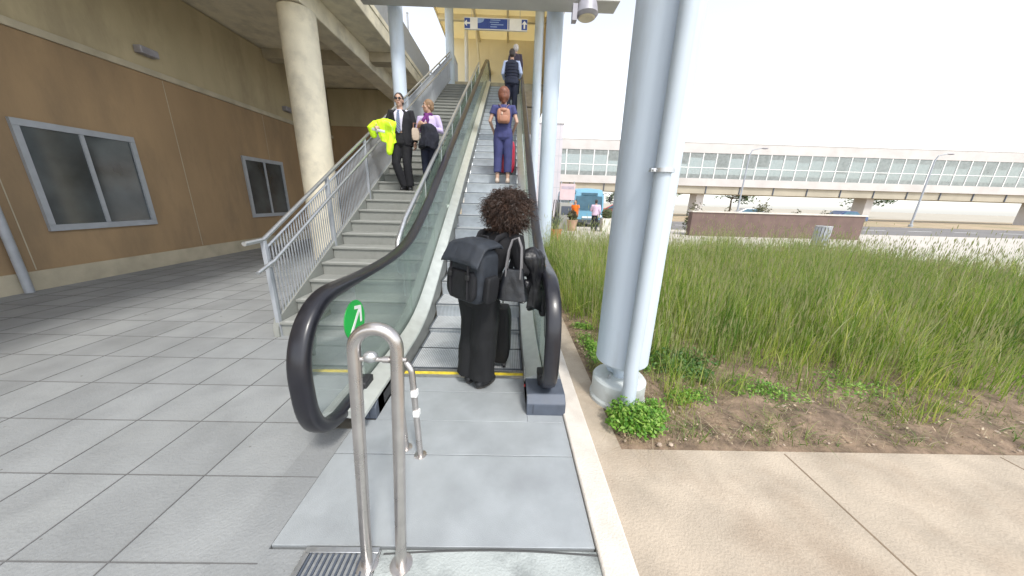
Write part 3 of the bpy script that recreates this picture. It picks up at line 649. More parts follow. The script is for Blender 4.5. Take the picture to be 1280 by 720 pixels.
def body(P, t, mat, vox=.0085, curl=(.6, .6)):
    J, k = P.J, P.k; g = G(); torso(g, P, -.012)
    for s_ in 'LR':
        g.capsule([J['hip'+s_], J['knee'+s_], J['ank'+s_]], [.078*k, .050*k, .036*k]); g.capsule([(J['knee'+s_]*.65+J['ank'+s_]*.35), J['knee'+s_]*.5+J['ank'+s_]*.5], [.050*k, .049*k])
        a = J['ank'+s_]; td = P.R @ Matrix.Rotation(P.toe[0 if s_ == 'L' else 1], 3, 'Z') @ Vector((0, 1, 0))
        g.capsule([a-td*.03*k-Vector((0, 0, .03*k)), a+td*.12*k-Vector((0, 0, .055*k))], [.036*k, .026*k])
        g.capsule([J['sh'+s_], J['el'+s_], J['wr'+s_]], [.046*k, .035*k, .024*k]); hand(g, P, J['wr'+s_], J['el'+s_], s_, curl[0 if s_ == 'L' else 1])
    c, Q, k = headframe(P); X = lambda x, y, z: c+Q @ Vector((x*k, y*k, z*k)); rot = Q
    g.capsule([J['neckb']-Vector((0, 0, .02)), X(0, -.02, -.06)], [.058*k, .052*k])
    g.ell(X(0, -.012, .025), .073*k, .092*k, .092*k, 20, rot); g.ell(X(0, .022, -.05), .054*k, .060*k, .062*k, 18, rot); g.ell(X(0, .052, -.088), .026*k, .024*k, .022*k, 12, rot)
    g.capsule([X(0, .078, .022), X(0, .092, .0), X(0, .104, -.020)], [.008*k, .0095*k, .0135*k], 10)
    g.ell(X(0, .070, .035), .050*k, .018*k, .014*k, 12, rot); g.ell(X(0, .078, -.052), .026*k, .010*k, .010*k, 12, rot)
    for s_ in (-1, 1):
        g.ell(X(s_*.075, -.008, -.005), .010*k, .019*k, .031*k, 12, rot); g.ell(X(s_*.040, .060, -.022), .022*k, .022*k, .022*k, 12, rot)
    o = g.build('body', mat, t, vox=vox, sm=2)
    for s_ in (-1, 1):
        g = G(); g.ell(X(s_*.031, .0745, .012), .0115*k, .0115*k, .008*k, 12, rot); e = g.build('eye', M('eye white', (.7, .68, .65), .2), t)
        g = G(); g.ell(X(s_*.031, .0855, .012), .0045*k, .002*k, .0045*k, 10, rot); g.build('iris', M('iris dark', (.03, .02, .015), .2), t)
    g = G(); g.ell(X(0, .0885, -.0525), .021*k, .004*k, .0055*k, 12, rot); g.build('lips', M('lips', (.42, .16, .14), .5), t)
    for s_ in (-1, 1):
        g = G(); g.capsule([X(s_*.014, .0885, .034), X(s_*.034, .0835, .038), X(s_*.048, .073, .033)], [.003*k, .0035*k, .002*k], 6); g.build('eyebrow', M('brow', (.05, .03, .02), .8), t)
    return o
def trousers(P, t, mat, gr=.016, hemr=.075, kneer=.075, cut=0., name='trousers', vox=.011, fold=.006, up=3):
    J, k = P.J, P.k; g = G()
    hx = (J['hipR']-J['hipL']).normalized(); ay = Vector((0, 0, 1)).cross(hx); out = []
    for c, rx, ry in ((J['crotch'], .10, .085), (J['crotch']*.6+J['pelvis']*.4, .165, .118), (J['pelvis'], .168, .118), (J['waist']*.8+J['pelvis']*.2, .147, .106))[:up+1]:
        out.append([c+hx*(rx+gr)*k*cos(2*pi*q/24)+ay*(ry+gr)*k*sin(2*pi*q/24) for q in range(24)])
    g.rings(out)
    for s_ in 'LR':
        h, n, a = J['hip'+s_], J['knee'+s_], J['ank'+s_]; a = n+(a-n)*(1-cut)
        g.tube([h+Vector((0, 0, .03)), h, h*.5+n*.5, n, n*.45+a*.55, a-Vector((0, 0, .0))], [.05*k, (.086+gr)*k, (.080+gr)*k, kneer*k, (kneer*.5+hemr*.5)*k, hemr*k], 18)
    return g.build(name, mat, t, vox=vox, sm=2, fold=fold, ff=7)
def top(P, t, mat, gr=.014, sleeve=1., name='shirt', hem=2, flare=0., cuff=.034, vox=.011, fold=.006, female=0, armr=.050):
    J, k = P.J, P.k; g = G(); torso(g, P, gr, hem=hem, flare=flare, female=female)
    for s_ in 'LR':
        a, b, c = J['sh'+s_], J['el'+s_], J['wr'+s_]; ins = J['neckb']*.45+a*.55
        pts = [ins-Vector((0, 0, .02*k)), a, a*.5+b*.5]; rd = [.052*k, (armr+gr+.002)*k, (armr-.004+gr)*k]
        if sleeve > .5: pts += [b, b*.5+c*.5, b+(c-b)*(sleeve*2-1)]; rd += [(armr-.008+gr)*k, (armr-.012+gr)*k, cuff*k+gr*k*.6]
        elif sleeve <= 0: pts = None
        if pts: g.tube(pts, rd, 16)
    return g.build(name, mat, t, vox=vox, sm=2, fold=fold, ff=8)
def shoes(P, t, mat, heel=0., name='shoe'):
    for i, s_ in enumerate('LR'):
        a = P.J['ank'+s_]; k = P.k; td = P.R @ Matrix.Rotation(P.toe[i], 3, 'Z') @ Vector((0, 1, 0)); u = Vector((0, 0, 1)); g = G()
        z = a.z-.085*k
        g.capsule([Vector((a.x, a.y, z+.045*k))-td*.045*k, Vector((a.x, a.y, z+.045*k))+td*.04*k, Vector((a.x, a.y, z+.032*k))+td*.125*k], [.044*k, .046*k, .036*k], 14)
        g.capsule([Vector((a.x, a.y, z+.075*k))-td*.02*k, Vector((a.x, a.y, z+.05*k))+td*.04*k], [.042*k, .042*k], 12)
        o = g.build(name, mat, t, vox=.009, sm=2)
        x_ = td.cross(u); c = Vector((a.x, a.y, z)); g = G(); out = []
        for zz in (.002, .018): out.append([c+td*(.045+.118*cos(q))*k+x_*(.042*sin(q)*(1-.15*cos(q)))*k+u*zz for q in [2*pi*m/20 for m in range(20)]])
        g.rings(out); g.build('sole', M('shoe sole', (.06, .055, .05), .7), o)
def hair_cap(P, t, mat, long_=0., puff=0., name='hair', back=.0):
    c, Q, k = headframe(P); X = lambda x, y, z: c+Q @ Vector((x*k, y*k, z*k)); g = G()
    g.ell(X(0, -.028, .040), (.081+puff)*k, (.090+puff)*k, (.090+puff)*k, 20, Q)
    g.ell(X(0, -.055, -.01), (.074+puff)*k, (.060+puff)*k, (.075+puff)*k, 18, Q)
    if long_:
        g.capsule([X(0, -.055, 0), X(0, -.075, -.06), X(0, -.075, -.06-long_)], [.078*k, .075*k, .050*k], 16)
        for s_ in (-1, 1): g.capsule([X(s_*.06, -.02, .03), X(s_*.075, -.015, -.04), X(s_*.065, -.03, -.06-long_*.6)], [.03*k, .026*k, .018*k], 12)
    o = g.build(name, mat, t, vox=.008, sm=1, fold=.004, ff=28); return o
mHairD = M('dark hair', (.03, .019, .014), .45, 0, 60, .5, .5, 160, stretch=(1, 1, .15)); mHairR = M('auburn hair', (.16, .055, .028), .45, 0, 60, .4, .5, 160, stretch=(1, 1, .15))
mHairB = M('fair brown hair', (.22, .13, .065), .5, 0, 60, .4, .5, 160, stretch=(1, 1, .15)); mBlackCl = cloth('black cloth', (.006, .0065, .008), .3)
mSuit = cloth('dark suit', (.008, .008, .011), .2); mNavy = cloth('navy cloth', (.010, .013, .032), .2); mShoe = M('black shoe', (.015, .015, .017), .35, 0, 10, .2)
def person(label, base, rz, h, ov={}, **k):
    P = Pose(base, rz, h, ov, **k); t = thing('person', label, 'person', base); return P, t
def place(o, loc, rz, label, cat, group=None): o.location = loc; o.rotation_euler = (0, 0, rz); return tag(o, label, cat, group)

# woman at the foot of the escalator -------------------------------------------------
RZ = radians(-33); b0 = (-.235, 2.47, .0); h0 = 1.66
tmp = Pose(b0, RZ, h0)
wl = lambda x, y, z: tuple(tmp.inv((x, y, z)))
ov = dict(crotch=wl(-.225, 2.47, .76), pelvis=wl(-.215, 2.47, .90), waist=wl(-.185, 2.465, 1.03), chest=wl(-.115, 2.49, 1.21), neckb=wl(-.05, 2.52, 1.36), head=wl(.0, 2.56, 1.50),
  hipL=wl(-.295, 2.515, .87), hipR=wl(-.155, 2.425, .87), kneeL=wl(-.30, 2.52, .47), kneeR=wl(-.19, 2.43, .47), ankL=wl(-.315, 2.49, .088), ankR=wl(-.20, 2.40, .088),
  shL=wl(-.20, 2.60, 1.31), shR=wl(.06, 2.43, 1.30), elL=wl(-.20, 2.72, 1.08), elR=wl(.115, 2.37, 1.06), wrL=wl(-.08, 2.80, .92), wrR=wl(.24, 2.50, 1.04))
P, t = person('woman with big curly dark hair in black clothes stepping onto the escalator', b0, RZ, h0, ov, headyaw=radians(-8), headpitch=radians(-14), toeL=.25, toeR=-.15)
body(P, t, mSkinB, curl=(.9, .9)); trousers(P, t, mBlackCl, gr=.034, hemr=.118, kneer=.112, name='wide_trousers', fold=.018)
top(P, t, cloth('black knit', (.005, .005, .007), .3), gr=.018, female=1, name='sweater', hem=1, fold=.009); shoes(P, t, mShoe)
c, Q, k = headframe(P)
g = G(); g.ell(c+Q @ Vector((0, -.02, .045)), .135, .135, .118, 24, Q); g.ell(c+Q @ Vector((.01, -.055, -.045)), .128, .105, .105, 20, Q)
hr = g.build('curly_hair', mHairD, t, vox=.012, sm=1, fold=.016, ff=22)
g = G(); rnd = random.Random(4); hc = c+Q @ Vector((.012, -.03, .018))
for i in range(4500):
    u = rnd.uniform(-1, 1); a = rnd.uniform(0, 2*pi); q = math.sqrt(1-u*u); d = Vector((q*cos(a), q*sin(a), u))
    loc = Q.transposed() @ d
    if loc.y > .62 and loc.z < .45: continue
    R_ = .124+rnd.uniform(-.012, .036)+.020*noise.noise(d*3.1); s0 = hc+Vector((d.x*R_*1.12, d.y*R_*1.08, d.z*R_*(.92 if d.z > 0 else 1.12)))
    e1 = d.orthogonal().normalized(); e2 = d.cross(e1); w0 = rnd.uniform(.004, .013); ph = rnd.uniform(0, 6.3); L = rnd.uniform(.018, .075); tn = rnd.uniform(.6, 2.6); dr = Vector((rnd.uniform(-.5, .5), rnd.uniform(-.5, .5), -.35)); pts = []
    for m in range(9):
        s_ = m/8; pts.append(s0+d*L*s_+dr*L*s_*s_+(e1*cos(ph+tn*2*pi*s_)+e2*sin(ph+tn*2*pi*s_))*w0)
    g.tube(pts, [rnd.choice((.0009, .0014, .0020))]*8+[.0006], 4, cap=False)
g.build('curls', M('curl hair', (.050, .027, .018), .45, 0, 9, .6), hr)
# rucksack
mPack = cloth('pack fabric', (.020, .025, .034), .25, .65); mPackD = cloth('pack dark', (.006, .0065, .009), .3, .7); mStrap = cloth('strap web', (.012, .012, .015))
def rbox(g, x0, x1, y0, y1, z0, z1, e=.35, n=5, seg=28, bul=.06):
    """soft box: superellipse rings, bulging in the middle"""
    R = []
    for i in range(n*2+1):
        v = i/(n*2); zz = z0+(z1-z0)*v; s_ = (1-abs(2*v-1)**6*.16)*(1+bul*(1-(2*v-1)**2))
        R.append([((x0+x1)/2+(x1-x0)/2*s_*math.copysign(abs(cos(a))**e, cos(a)), (y0+y1)/2+(y1-y0)/2*s_*math.copysign(abs(sin(a))**e, sin(a)), zz) for a in [2*pi*q/seg+.001 for q in range(seg)]])
    return g.rings(R)
bp = thing('backpack', 'large dark grey flap-top backpack worn by the curly haired woman', 'backpack', (-.275, 2.275, .86), RZ)
bp.rotation_euler = (0, radians(5), RZ)
g = G(); rbox(g, -.155, .155, -.11, .12, 0, .40); g.build('main_bag', mPack, bp, vox=.008, sm=3, fold=.007, ff=9)
g = G(); rbox(g, -.120, .120, -.145, -.09, .03, .25, bul=.1); g.build('front_pocket', mPackD, bp, vox=.007, sm=2, fold=.004, ff=12)
g = G(); R_ = []
for i in range(9):
    v = i/8; y = .13-.30*v; z = .455-.012*v-.12*max(0, v-.72)/.28 if v > .1 else .43+.25*v
    R_.append([(x, y+dy, z+dz-.018*abs(x/.17)**3) for x, dy, dz in [(-.168, 0, -.016), (-.1, 0, -.020), (0, 0, -.020), (.1, 0, -.020), (.168, 0, -.016), (.168, 0, .004), (.1, 0, .012), (0, 0, .016), (-.1, 0, .012), (-.168, 0, .004)]])
g.rings(R_); g.build('top_flap', mPack, bp, vox=.007, sm=3, fold=.006, ff=9)
for s_ in (-1, 1):
    g = G(); rbox(g, s_*.175-.028, s_*.175+.028, -.07, .06, .02, .22); g.build('side_pocket', mPackD, bp, vox=.007, sm=2, fold=.004)
    g = G(); g.tube([(s_*.08, -.158, .33), (s_*.08, -.158, .14), (s_*.08, -.150, .05)], [(.012, .003)]*3, 8); g.build('closing_strap', mStrap, bp)
    B(s_*.08-.014, s_*.08+.014, -.172, -.154, .20, .235).build('buckle', mBlackPl, bp, bevel=.003)
    g = G(); g.tube([(s_*.085, .11, .40), (s_*.09, .155, .47), (s_*.10, .24, .49), (s_*.115, .32, .42), (s_*.13, .34, .28), (s_*.14, .27, .13), (s_*.14, .14, .05)], [(.026, .008)]*7, 10); g.build('shoulder_strap', mStrap, bp)
g = G(); g.tube([(-.05, .10, .43), (-.03, .11, .475), (.03, .11, .475), (.05, .10, .43)], .008, 8); g.build('grab_handle', mStrap, bp)
# handbag
mBag = M('black leather', (.008, .009, .012), .30, 0, 12, .3, .3, 120, coat=.2)
hb = thing('handbag', 'black leather handbag with studs on its base hanging from the woman\'s shoulder', 'handbag', (.045, 2.275, .86), radians(-12))
g = G(); R_ = []
for i in range(8):
    v = i/7; hw = .125-.055*v; hd = .062-.036*v; R_.append([(hw*math.copysign(abs(cos(a))**.4, cos(a))*(1+.0), hd*math.copysign(abs(sin(a))**.5, sin(a)), .24*v) for a in [2*pi*q/24+.01 for q in range(24)]])
g.rings(R_); g.build('bag_body', mBag, hb, vox=.006, sm=2, fold=.006, ff=13)
for y in (-.03, .03):
    g = G(); g.tube([(-.055, y, .17), (-.055, y*.9, .27), (-.04, y*.6, .38), (-.02, y*.4+.03, .455), (.02, y*.4+.05, .47), (.05, y*.6+.03, .40), (.058, y*.9, .28), (.055, y, .17)], .0072, 10)
    g.build('handle', M('strap leather', (.14, .135, .14), .35, 0, 8, .2), hb)
for x, y in ((-.09, -.045), (.09, -.045), (-.09, .045), (.09, .045), (0, -.05)):
    g = G(); g.ell((x, y, -.002), .006, .006, .006, 8); g.build('stud', M('stud', (.8, .8, .8), .2, 1), hb)
# coat over the arm
def drape(name, mat, label, cat, c, rz, w, d, zt, zb, seed, lean=(0, 0), sw=.35, taper=.0, vox=.008):
    g = G(); R_ = []; n = 14; rn = random.Random(seed); ph = [rn.uniform(0, 6.3) for _ in range(6)]
    for i in range(n+1):
        v = i/n; z = zt+(zb-zt)*v; e = math.sin(min(1, v*5+.12)*pi/2); s_ = (1-taper*v)*(1+.10*sin(v*5+ph[0]))*e; ring = []
        for q in range(44):
            a = 2*pi*q/44; wav = 1+sw*(.25+.75*v)*(.5*sin(a*5+ph[1]+v*1.3)+.35*sin(a*8+ph[2]-v*2)+.25*sin(a*3+ph[3]))
            ring.append((w*s_*wav*cos(a)+lean[0]*v+.02*sin(v*6+ph[4]), d*s_*wav*sin(a)+lean[1]*v, z+.03*sin(a*2+ph[5])*v))
        R_.append(ring)
    g.rings(R_); t = thing(name, label, cat, c, rz)
    g.build('cloth', mat, t, vox=vox, sm=2, fold=.013, ff=15); return t
mCoat = M('glossy black coat', (.006, .006, .008), .38, 0, 12, .3, .3, 90)
ct = drape('coat', mCoat, 'black coat draped over the curly haired woman\'s right forearm by the handrail', 'coat', (.205, 2.42, 0), radians(25), .105, .075, 1.25, .74, 3, (.03, -.02), .20, .25)
g = G(); g.capsule([(.03, -.02, .95), (.075, -.035, .80), (.085, -.04, .70)], [.045, .042, .036]); g.capsule([(-.07, -.01, .95), (-.09, 0, .82)], [.045, .035]); g.build('sleeve', mCoat, ct, vox=.008, sm=2, fold=.008, ff=14)
# black suitcase
def suitcase(label, loc, rz, w, d, h, mat, hh=.32):
    t = thing('suitcase', label, 'suitcase', loc, rz); g = G(); rbox(g, -w/2, w/2, -d/2, d/2, .055, .055+h, .25, bul=.02); g.build('shell', mat, t, ang=60)
    for k in range(5): x = -w*.36+k*w*.18; B(x-.006, x+.006, -d/2*1.03-.002, -d/2*.98, .12, h-.02).build('rib', mat, t, bevel=.002)
    for x in (-w*.36, w*.36):
        for y in (-d*.32, d*.32):
            g = G(); g.rings([[(x+s_, y+.026*cos(a), .028+.026*sin(a)) for a in [2*pi*q/16 for q in range(16)]] for s_ in (-.012, .012)]); wv = g.build('wheel', mBlackPl, t); B(x-.018, x+.018, y-.016, y+.016, .035, .07).build('fork', mBlackPl, wv)
    g = G(); z1 = h+.05+hh; g.tube([(-w*.22, d*.35, h), (-w*.22, d*.35, z1), (-w*.16, d*.35, z1+.015), (w*.16, d*.35, z1+.015), (w*.22, d*.35, z1), (w*.22, d*.35, h)], .009, 10); g.build('telescopic_handle', mSteel, t)
    g = G(); g.tube([(-w*.2, 0, h+.05), (-w*.14, 0, h+.085), (w*.14, 0, h+.085), (w*.2, 0, h+.05)], .009, 8); g.build('grab_handle', mBlackPl, t)
    return t
suitcase('black suitcase standing on the first flat step beside the curly haired woman', (-.115, 2.80, .004), radians(-6), .31, .21, .56, M('suitcase black', (.005, .005, .006), .6, 0, 10, .2, .2, 150), .26)

# woman in the blue jumpsuit ------------------------------------------------------------
ks = 8; yS = 3.89+.4*ks; zS = zf(yS)
b1 = (-.165, yS+.20, zS)
P, t = person('woman seen from behind in a blue jumpsuit with auburn bob hair halfway up the escalator', b1, 0, 1.86, dict(wrL=(-.19, .14, .98), wrR=(.19, .16, 1.0), elL=(-.26, -.04, 1.14), elR=(.26, -.04, 1.14), ankL=(-.105, -.06, .085), ankR=(.105, -.04, .085), kneeL=(-.10, .0, .48), kneeR=(.10, .0, .48)), headpitch=radians(-4))
mJump = cloth('jumpsuit blue', (.045, .050, .150), .15); body(P, t, mSkinA)
j = trousers(P, t, mJump, gr=.020, hemr=.078, kneer=.084, cut=.32, name='jumpsuit_legs', up=3, fold=.008); top(P, t, mJump, gr=.015, sleeve=.45, name='jumpsuit_top', hem=2, female=1, fold=.006)
hair_cap(P, t, mHairR, long_=.045, puff=.034); shoes(P, t, M('pale sandal', (.50, .40, .33), .6), name='sandal')
g = G(); g.rings([[P.w((( .158)*cos(a), .004+.116*sin(a), z)) for a in [2*pi*q/28 for q in range(28)]] for z in (1.045, 1.075)]); g.build('belt', mJump, t)
mTanL = M('tan leather', (.36, .17, .105), .5, 0, 10, .15, .2, 100)
bk = thing('backpack', 'small tan leather backpack worn by the woman in the blue jumpsuit', 'backpack', (b1[0]+.005, b1[1]-.15, b1[2]+1.19)); bk.scale = (1.08,)*3
g = G(); rbox(g, -.115, .115, -.085, .03, 0, .245, .4, bul=.12); g.build('main_bag', mTanL, bk, vox=.008, sm=2, fold=.003)
g = G(); g.ell((0, -.05, .215), .085, .060, .045, 16); g.build('top_flap', mTanL, bk)
g = G(); rbox(g, -.075, .075, -.108, -.07, .02, .12, .4, bul=.1); g.build('front_pocket', mTanL, bk); g = G(); g.ell((-.03, -.11, .15), .014, .006, .03, 8); g.build('tassel', M('pale tassel', (.6, .45, .36), .6), bk)
for s_ in (-1, 1):
    g = G(); g.tube([(s_*.03, 0, .225), (s_*.06, .01, .30), (s_*.095, .06, .345), (s_*.105, .14, .335), (s_*.11, .22, .26)], [(.011, .004)]*5, 8); g.build('shoulder_strap', M('strap pink tan', (.50, .28, .24), .6), bk)
ns = ys.index(3.89)+ks+1
suitcase('red suitcase on the escalator step in front of the woman in the blue jumpsuit', (-.12, yS+.58, zf(ys[ns])), 0, .44, .24, .66, M('suitcase red', (.50, .012, .05), .35, 0, 8, .12, coat=.3), .35)

# man in the quilted vest
ks = 19; yS = 3.89+.4*ks; zS = zf(yS); b2 = (-.02, yS+.2, zS)
P, t = person('man seen from behind in a dark quilted vest over pale blue sleeves', b2, 0, 2.0, dict(elR=(.25, .0, 1.15), wrR=(.22, .20, 1.10), elL=(-.25, .02, 1.13), wrL=(-.20, .20, 1.05)))
body(P, t, mSkinB, vox=.011); trousers(P, t, mNavy, kneer=.078, hemr=.07, vox=.013); top(P, t, cloth('pale blue shirt', (.42, .50, .70), .08), gr=.012, name='shirt', vox=.013)
v = top(P, t, cloth('quilted vest', (.016, .021, .042), .2), gr=.034, sleeve=0, name='vest', hem=1, vox=.012, fold=.005)
for k_ in range(6):
    z = .98+.07*k_; g = G(); g.rings([[P.w((( .205-.012*abs(k_-2.5)/2.5)*cos(a), .002+(.155)*sin(a), z+dz)) for a in [2*pi*q/28 for q in range(28)]] for dz in (-.006, .006)]); g.build('quilt_seam', cloth('vest seam', (.02, .024, .045)), v)
shoes(P, t, mShoe); hair_cap(P, t, mHairD, puff=.004)
# person ahead of him, grey hair and dark rucksack
b3 = (.10, 13.6, zf(13.49))
P, t = person('grey haired person with a dark top almost at the head of the escalator', b3, 0, 1.85, {}, headyaw=.3)
body(P, t, mSkinA, vox=.013); trousers(P, t, mNavy, vox=.014); top(P, t, cloth('dark purple top', (.05, .04, .065)), vox=.014); shoes(P, t, mShoe); hair_cap(P, t, M('grey hair', (.5, .47, .46), .6, 0, 40, .2), puff=.012)

# man in the suit on the stairs, facing the camera ---------------------------------------
b4 = (-2.04, 6.36, 10*rise)
ov = dict(pelvis=(.0, 0, .92), hipL=(-.085, 0, .90), hipR=(.085, 0, .90), crotch=(.01, 0, .80),
  kneeR=(.13, .07, .50), ankR=(.02, -.02, .085), kneeL=(-.07, .03, .49), ankL=(-.10, -.01, .085), chest=(.01, 0, 1.27), neckb=(.015, -.01, 1.43), head=(.015, .01, 1.585),
  elR=(.27, .02, 1.16), wrR=(.34, .16, 1.10), elL=(-.24, -.02, 1.12), wrL=(-.25, .04, .87))
P, t = person('man in a black suit, striped tie and sunglasses leaning on the stair guard', b4, pi, 1.69, ov, headyaw=.12, toeL=.2, toeR=-.2)
body(P, t, mSkinA, vox=.0075)
trousers(P, t, mSuit, kneer=.080, hemr=.074); shoes(P, t, mShoe); hair_cap(P, t, mHairD, puff=.004)
sh = top(P, t, cloth('white shirt', (.62, .60, .70), .05), gr=.008, name='shirt', hem=3, sleeve=.97, armr=.044, fold=.002, cuff=.026)
# open jacket: torso rings without the front strip
def jacket(P, t, mat, open_=.55, gr=.028, name='jacket', hemz=0):
    J, k = P.J, P.k; g = G(); g2 = G()
    rows = [(J['crotch']*.9+J['pelvis']*.1, .185, .135), (J['pelvis'], .182, .130), (J['waist'], .155, .118), (J['waist']*.5+J['chest']*.5, .162, .122), (J['chest'], .178, .126), (J['chest']*.4+J['neckb']*.6, .172, .105), (J['neckb']*.85+J['chest']*.15, .115, .082), (J['neckb']+Vector((0, 0, .0)), .080, .074)]
    sx = (J['shR']-J['shL']).normalized(); ay = Vector((0, 0, 1)).cross(sx); R_ = []
    for i, (c, rx, ry) in enumerate(rows):
        op = open_*(1.0 if i in (0,) else .62 if i == 1 else .45 if i == 2 else .55 if i == 3 else .75 if i == 4 else .95)
        aa = [pi/2+op+(2*pi-2*op)*q/40 for q in range(41)]; out = [c+sx*(rx+.022)*k*cos(a)+ay*(ry+.012)*k*sin(a) for a in aa]; inn = [c+sx*(rx-.004)*k*cos(a)+ay*(ry-.004)*k*sin(a) for a in aa[::-1]]
        R_.append(out+inn)
    g.rings(R_)
    for s_ in 'LR':
        a, b, c = J['sh'+s_], J['el'+s_], J['wr'+s_]; ins = J['neckb']*.35+a*.65
        g.tube([ins-Vector((0, 0, .025*k)), a, a*.5+b*.5, b, b*.5+c*.5, b+(c-b)*.96], [.055*k, .070*k, .064*k, .060*k, .055*k, .046*k], 16)
    return g.build(name, mat, t, vox=.009, sm=2, fold=.006, ff=7)
jacket(P, t, mSuit)
X = lambda x, y, z: P.w((x, y, z))
g = G(); g.rings([[X(.015-w_, y+.004, z), X(.015+w_, y+.004, z), X(.015+w_, y-.006, z), X(.015-w_, y-.006, z)] for z, y, w_ in ((1.02, .133, .012), (1.06, .136, .036), (1.2, .146, .034), (1.36, .112, .022), (1.385, .098, .018), (1.41, .09, .024))]); g.build('tie', wavy(M('tie grey blue', (.16, .20, .30), .5, 0, 5, .05), 14, 'DIAGONAL', .1, .001, .4), t)
c, Q, k = headframe(P); H_ = lambda x, y, z: c+Q @ Vector((x*k, y*k, z*k))
g = G()
for s_ in (-1, 1): g.ell(H_(s_*.032, .094, .012), .026*k, .006*k, .019*k, 14, Q); g.tube([H_(s_*.058, .088, .016), H_(s_*.080, .03, .014), H_(s_*.079, -.01, .008)], .003, 6)
g.tube([H_(-.01, .100, .014), H_(.01, .100, .014)], .003, 6); g.build('sunglasses', M('dark lens', (.012, .01, .01), .12, 0, 5, .1), t)
# hi-vis jacket over his arm and the guard
mHi = M('hi-vis yellow', (.62, .95, .02), .6, 0, 8, .08, .2, 90)
wr = Vector(b4)+P.J['wrR']; el = Vector(b4)+P.J['elR']; md = wr*.5+el*.5
hv = drape('safety_jacket', mHi, 'bright yellow hi-vis safety jacket draped over the suited man\'s arm and the stair guard', 'jacket', (md.x+.05, md.y-.03, 0), radians(12), .21, .10, md.z+.12, md.z-.28, 8, (.06, 0), .22, .25, vox=.010)
g = G(); g.capsule([(.10, -.03, md.z-.15), (.06, -.06, md.z-.33), (.04, -.06, md.z-.45)], [.075, .065, .055]); g.capsule([(-.16, 0, md.z+.0), (-.25, .0, md.z-.06), (-.22, 0, md.z-.16)], [.085, .08, .06]); g.build('sleeve', mHi, hv, vox=.010, sm=2, fold=.010, ff=12)
mRefl = M('reflective tape', (.55, .57, .55), .35, .3, 8, .1)
g = G(); g.tube([(.01, -.145, md.z+.06), (.09, -.155, md.z+.03), (.13, -.145, md.z-.05), (.14, -.13, md.z-.14)], [(.004, .024)]*4, 8); g.build('reflective_strip', mRefl, hv)
g = G(); g.tube([(-.22, -.10, md.z-.08), (-.12, -.125, md.z-.10), (0, -.135, md.z-.12)], [(.022, .004)]*3, 8); g.build('reflective_strip', mRefl, hv)

# woman beside him, head turned to her right
b5 = (-1.52, 6.30, 10*rise)
ov = dict(elR=(.22, .04, 1.13), wrR=(.12, .20, 1.20), elL=(-.26, .0, 1.14), wrL=(-.06, .19, 1.20), ankL=(-.07, .02, .085), ankR=(.07, -.02, .085))
P, t = person('woman in lilac shirt, purple scarf and navy trousers standing by the stair handrail, looking left', b5, pi-.15, 1.58, ov, headyaw=-.95, headpitch=0)
body(P, t, mSkinB, vox=.0075, curl=(1, 1)); trousers(P, t, mNavy, kneer=.075, hemr=.066); shoes(P, t, mShoe)
top(P, t, cloth('lilac shirt', (.50, .42, .62), .06), gr=.014, name='shirt', female=1, sleeve=.9, hem=2); hair_cap(P, t, mHairB, long_=.0, puff=.006)
g = G(); J = P.J; nb = J['neckb']
g.tube([nb+P.w((.072*cos(a), .065*sin(a)+.01, .01+.01*sin(3*a))) for a in [2*pi*q/24 for q in range(25)]], .024, 10)
g.capsule([nb+P.w((0, .08, 0)), nb+P.w((.05, .125, -.10)), nb+P.w((.09, .15, -.20)), nb+P.w((.11, .155, -.29))], [.03, .034, .03, .02]); g.capsule([nb+P.w((0, .08, 0)), nb+P.w((-.03, .125, -.10)), nb+P.w((-.02, .145, -.19))], [.028, .03, .02])
g.build('scarf', cloth('purple scarf', (.115, .02, .13), .5), t, vox=.008, sm=2, fold=.008, ff=25)
drape('jacket', cloth('navy jacket', (.010, .011, .02), .25), 'dark navy jacket hung over the crossed arms of the woman on the stairs', 'jacket', (b5[0]+.06, b5[1]-.20, 0), radians(8), .17, .085, b5[2]+1.16, b5[2]+.76, 5, (-.03, 0), .16, .15, vox=.010)
tb = thing('tote_bag', 'small beige bag held at the side of the woman on the stairs', 'bag', (b5[0]-.20, b5[1]-.18, b5[2]+.88), .3)
g = G(); rbox(g, -.06, .06, -.03, .03, 0, .20, .4, bul=.15); g.build('bag_body', M('beige leather', (.45, .36, .28), .6, 0, 8, .12), tb); g = G(); g.tube([(-.035, 0, .19), (-.03, 0, .28), (.03, 0, .28), (.035, 0, .19)], .006, 8); g.build('handle', mTanL, tb)

# two people far off by the minibus
b6 = (3.78, 18.2, -.015)
P, t = person('distant man in an orange safety vest standing by the planters', b6, 2.4, 1.72, {}); body(P, t, mSkinB, vox=.016); trousers(P, t, cloth('brown trousers', (.10, .07, .08)), vox=.018)
top(P, t, M('orange safety vest', (.85, .17, .01), .6, 0, 8, .1), gr=.03, sleeve=.4, name='vest', hem=1, vox=.018); shoes(P, t, mShoe); hair_cap(P, t, mHairD)
b7 = (5.02, 18.4, -.015)
P, t = person('distant person in a pale pink shirt and dark trousers walking towards the minibus', b7, -.3, 1.76, dict(ankL=(-.12, .12, .085), ankR=(.10, -.14, .085), kneeL=(-.10, .12, .49), kneeR=(.10, -.02, .48), elL=(-.24, .05, 1.13), wrL=(-.15, .22, 1.08))); body(P, t, mSkinB, vox=.016); trousers(P, t, mNavy, vox=.018)
top(P, t, cloth('pale pink shirt', (.62, .48, .62), .06), gr=.035, sleeve=.9, hem=1, vox=.018); shoes(P, t, mShoe); hair_cap(P, t, mHairD)

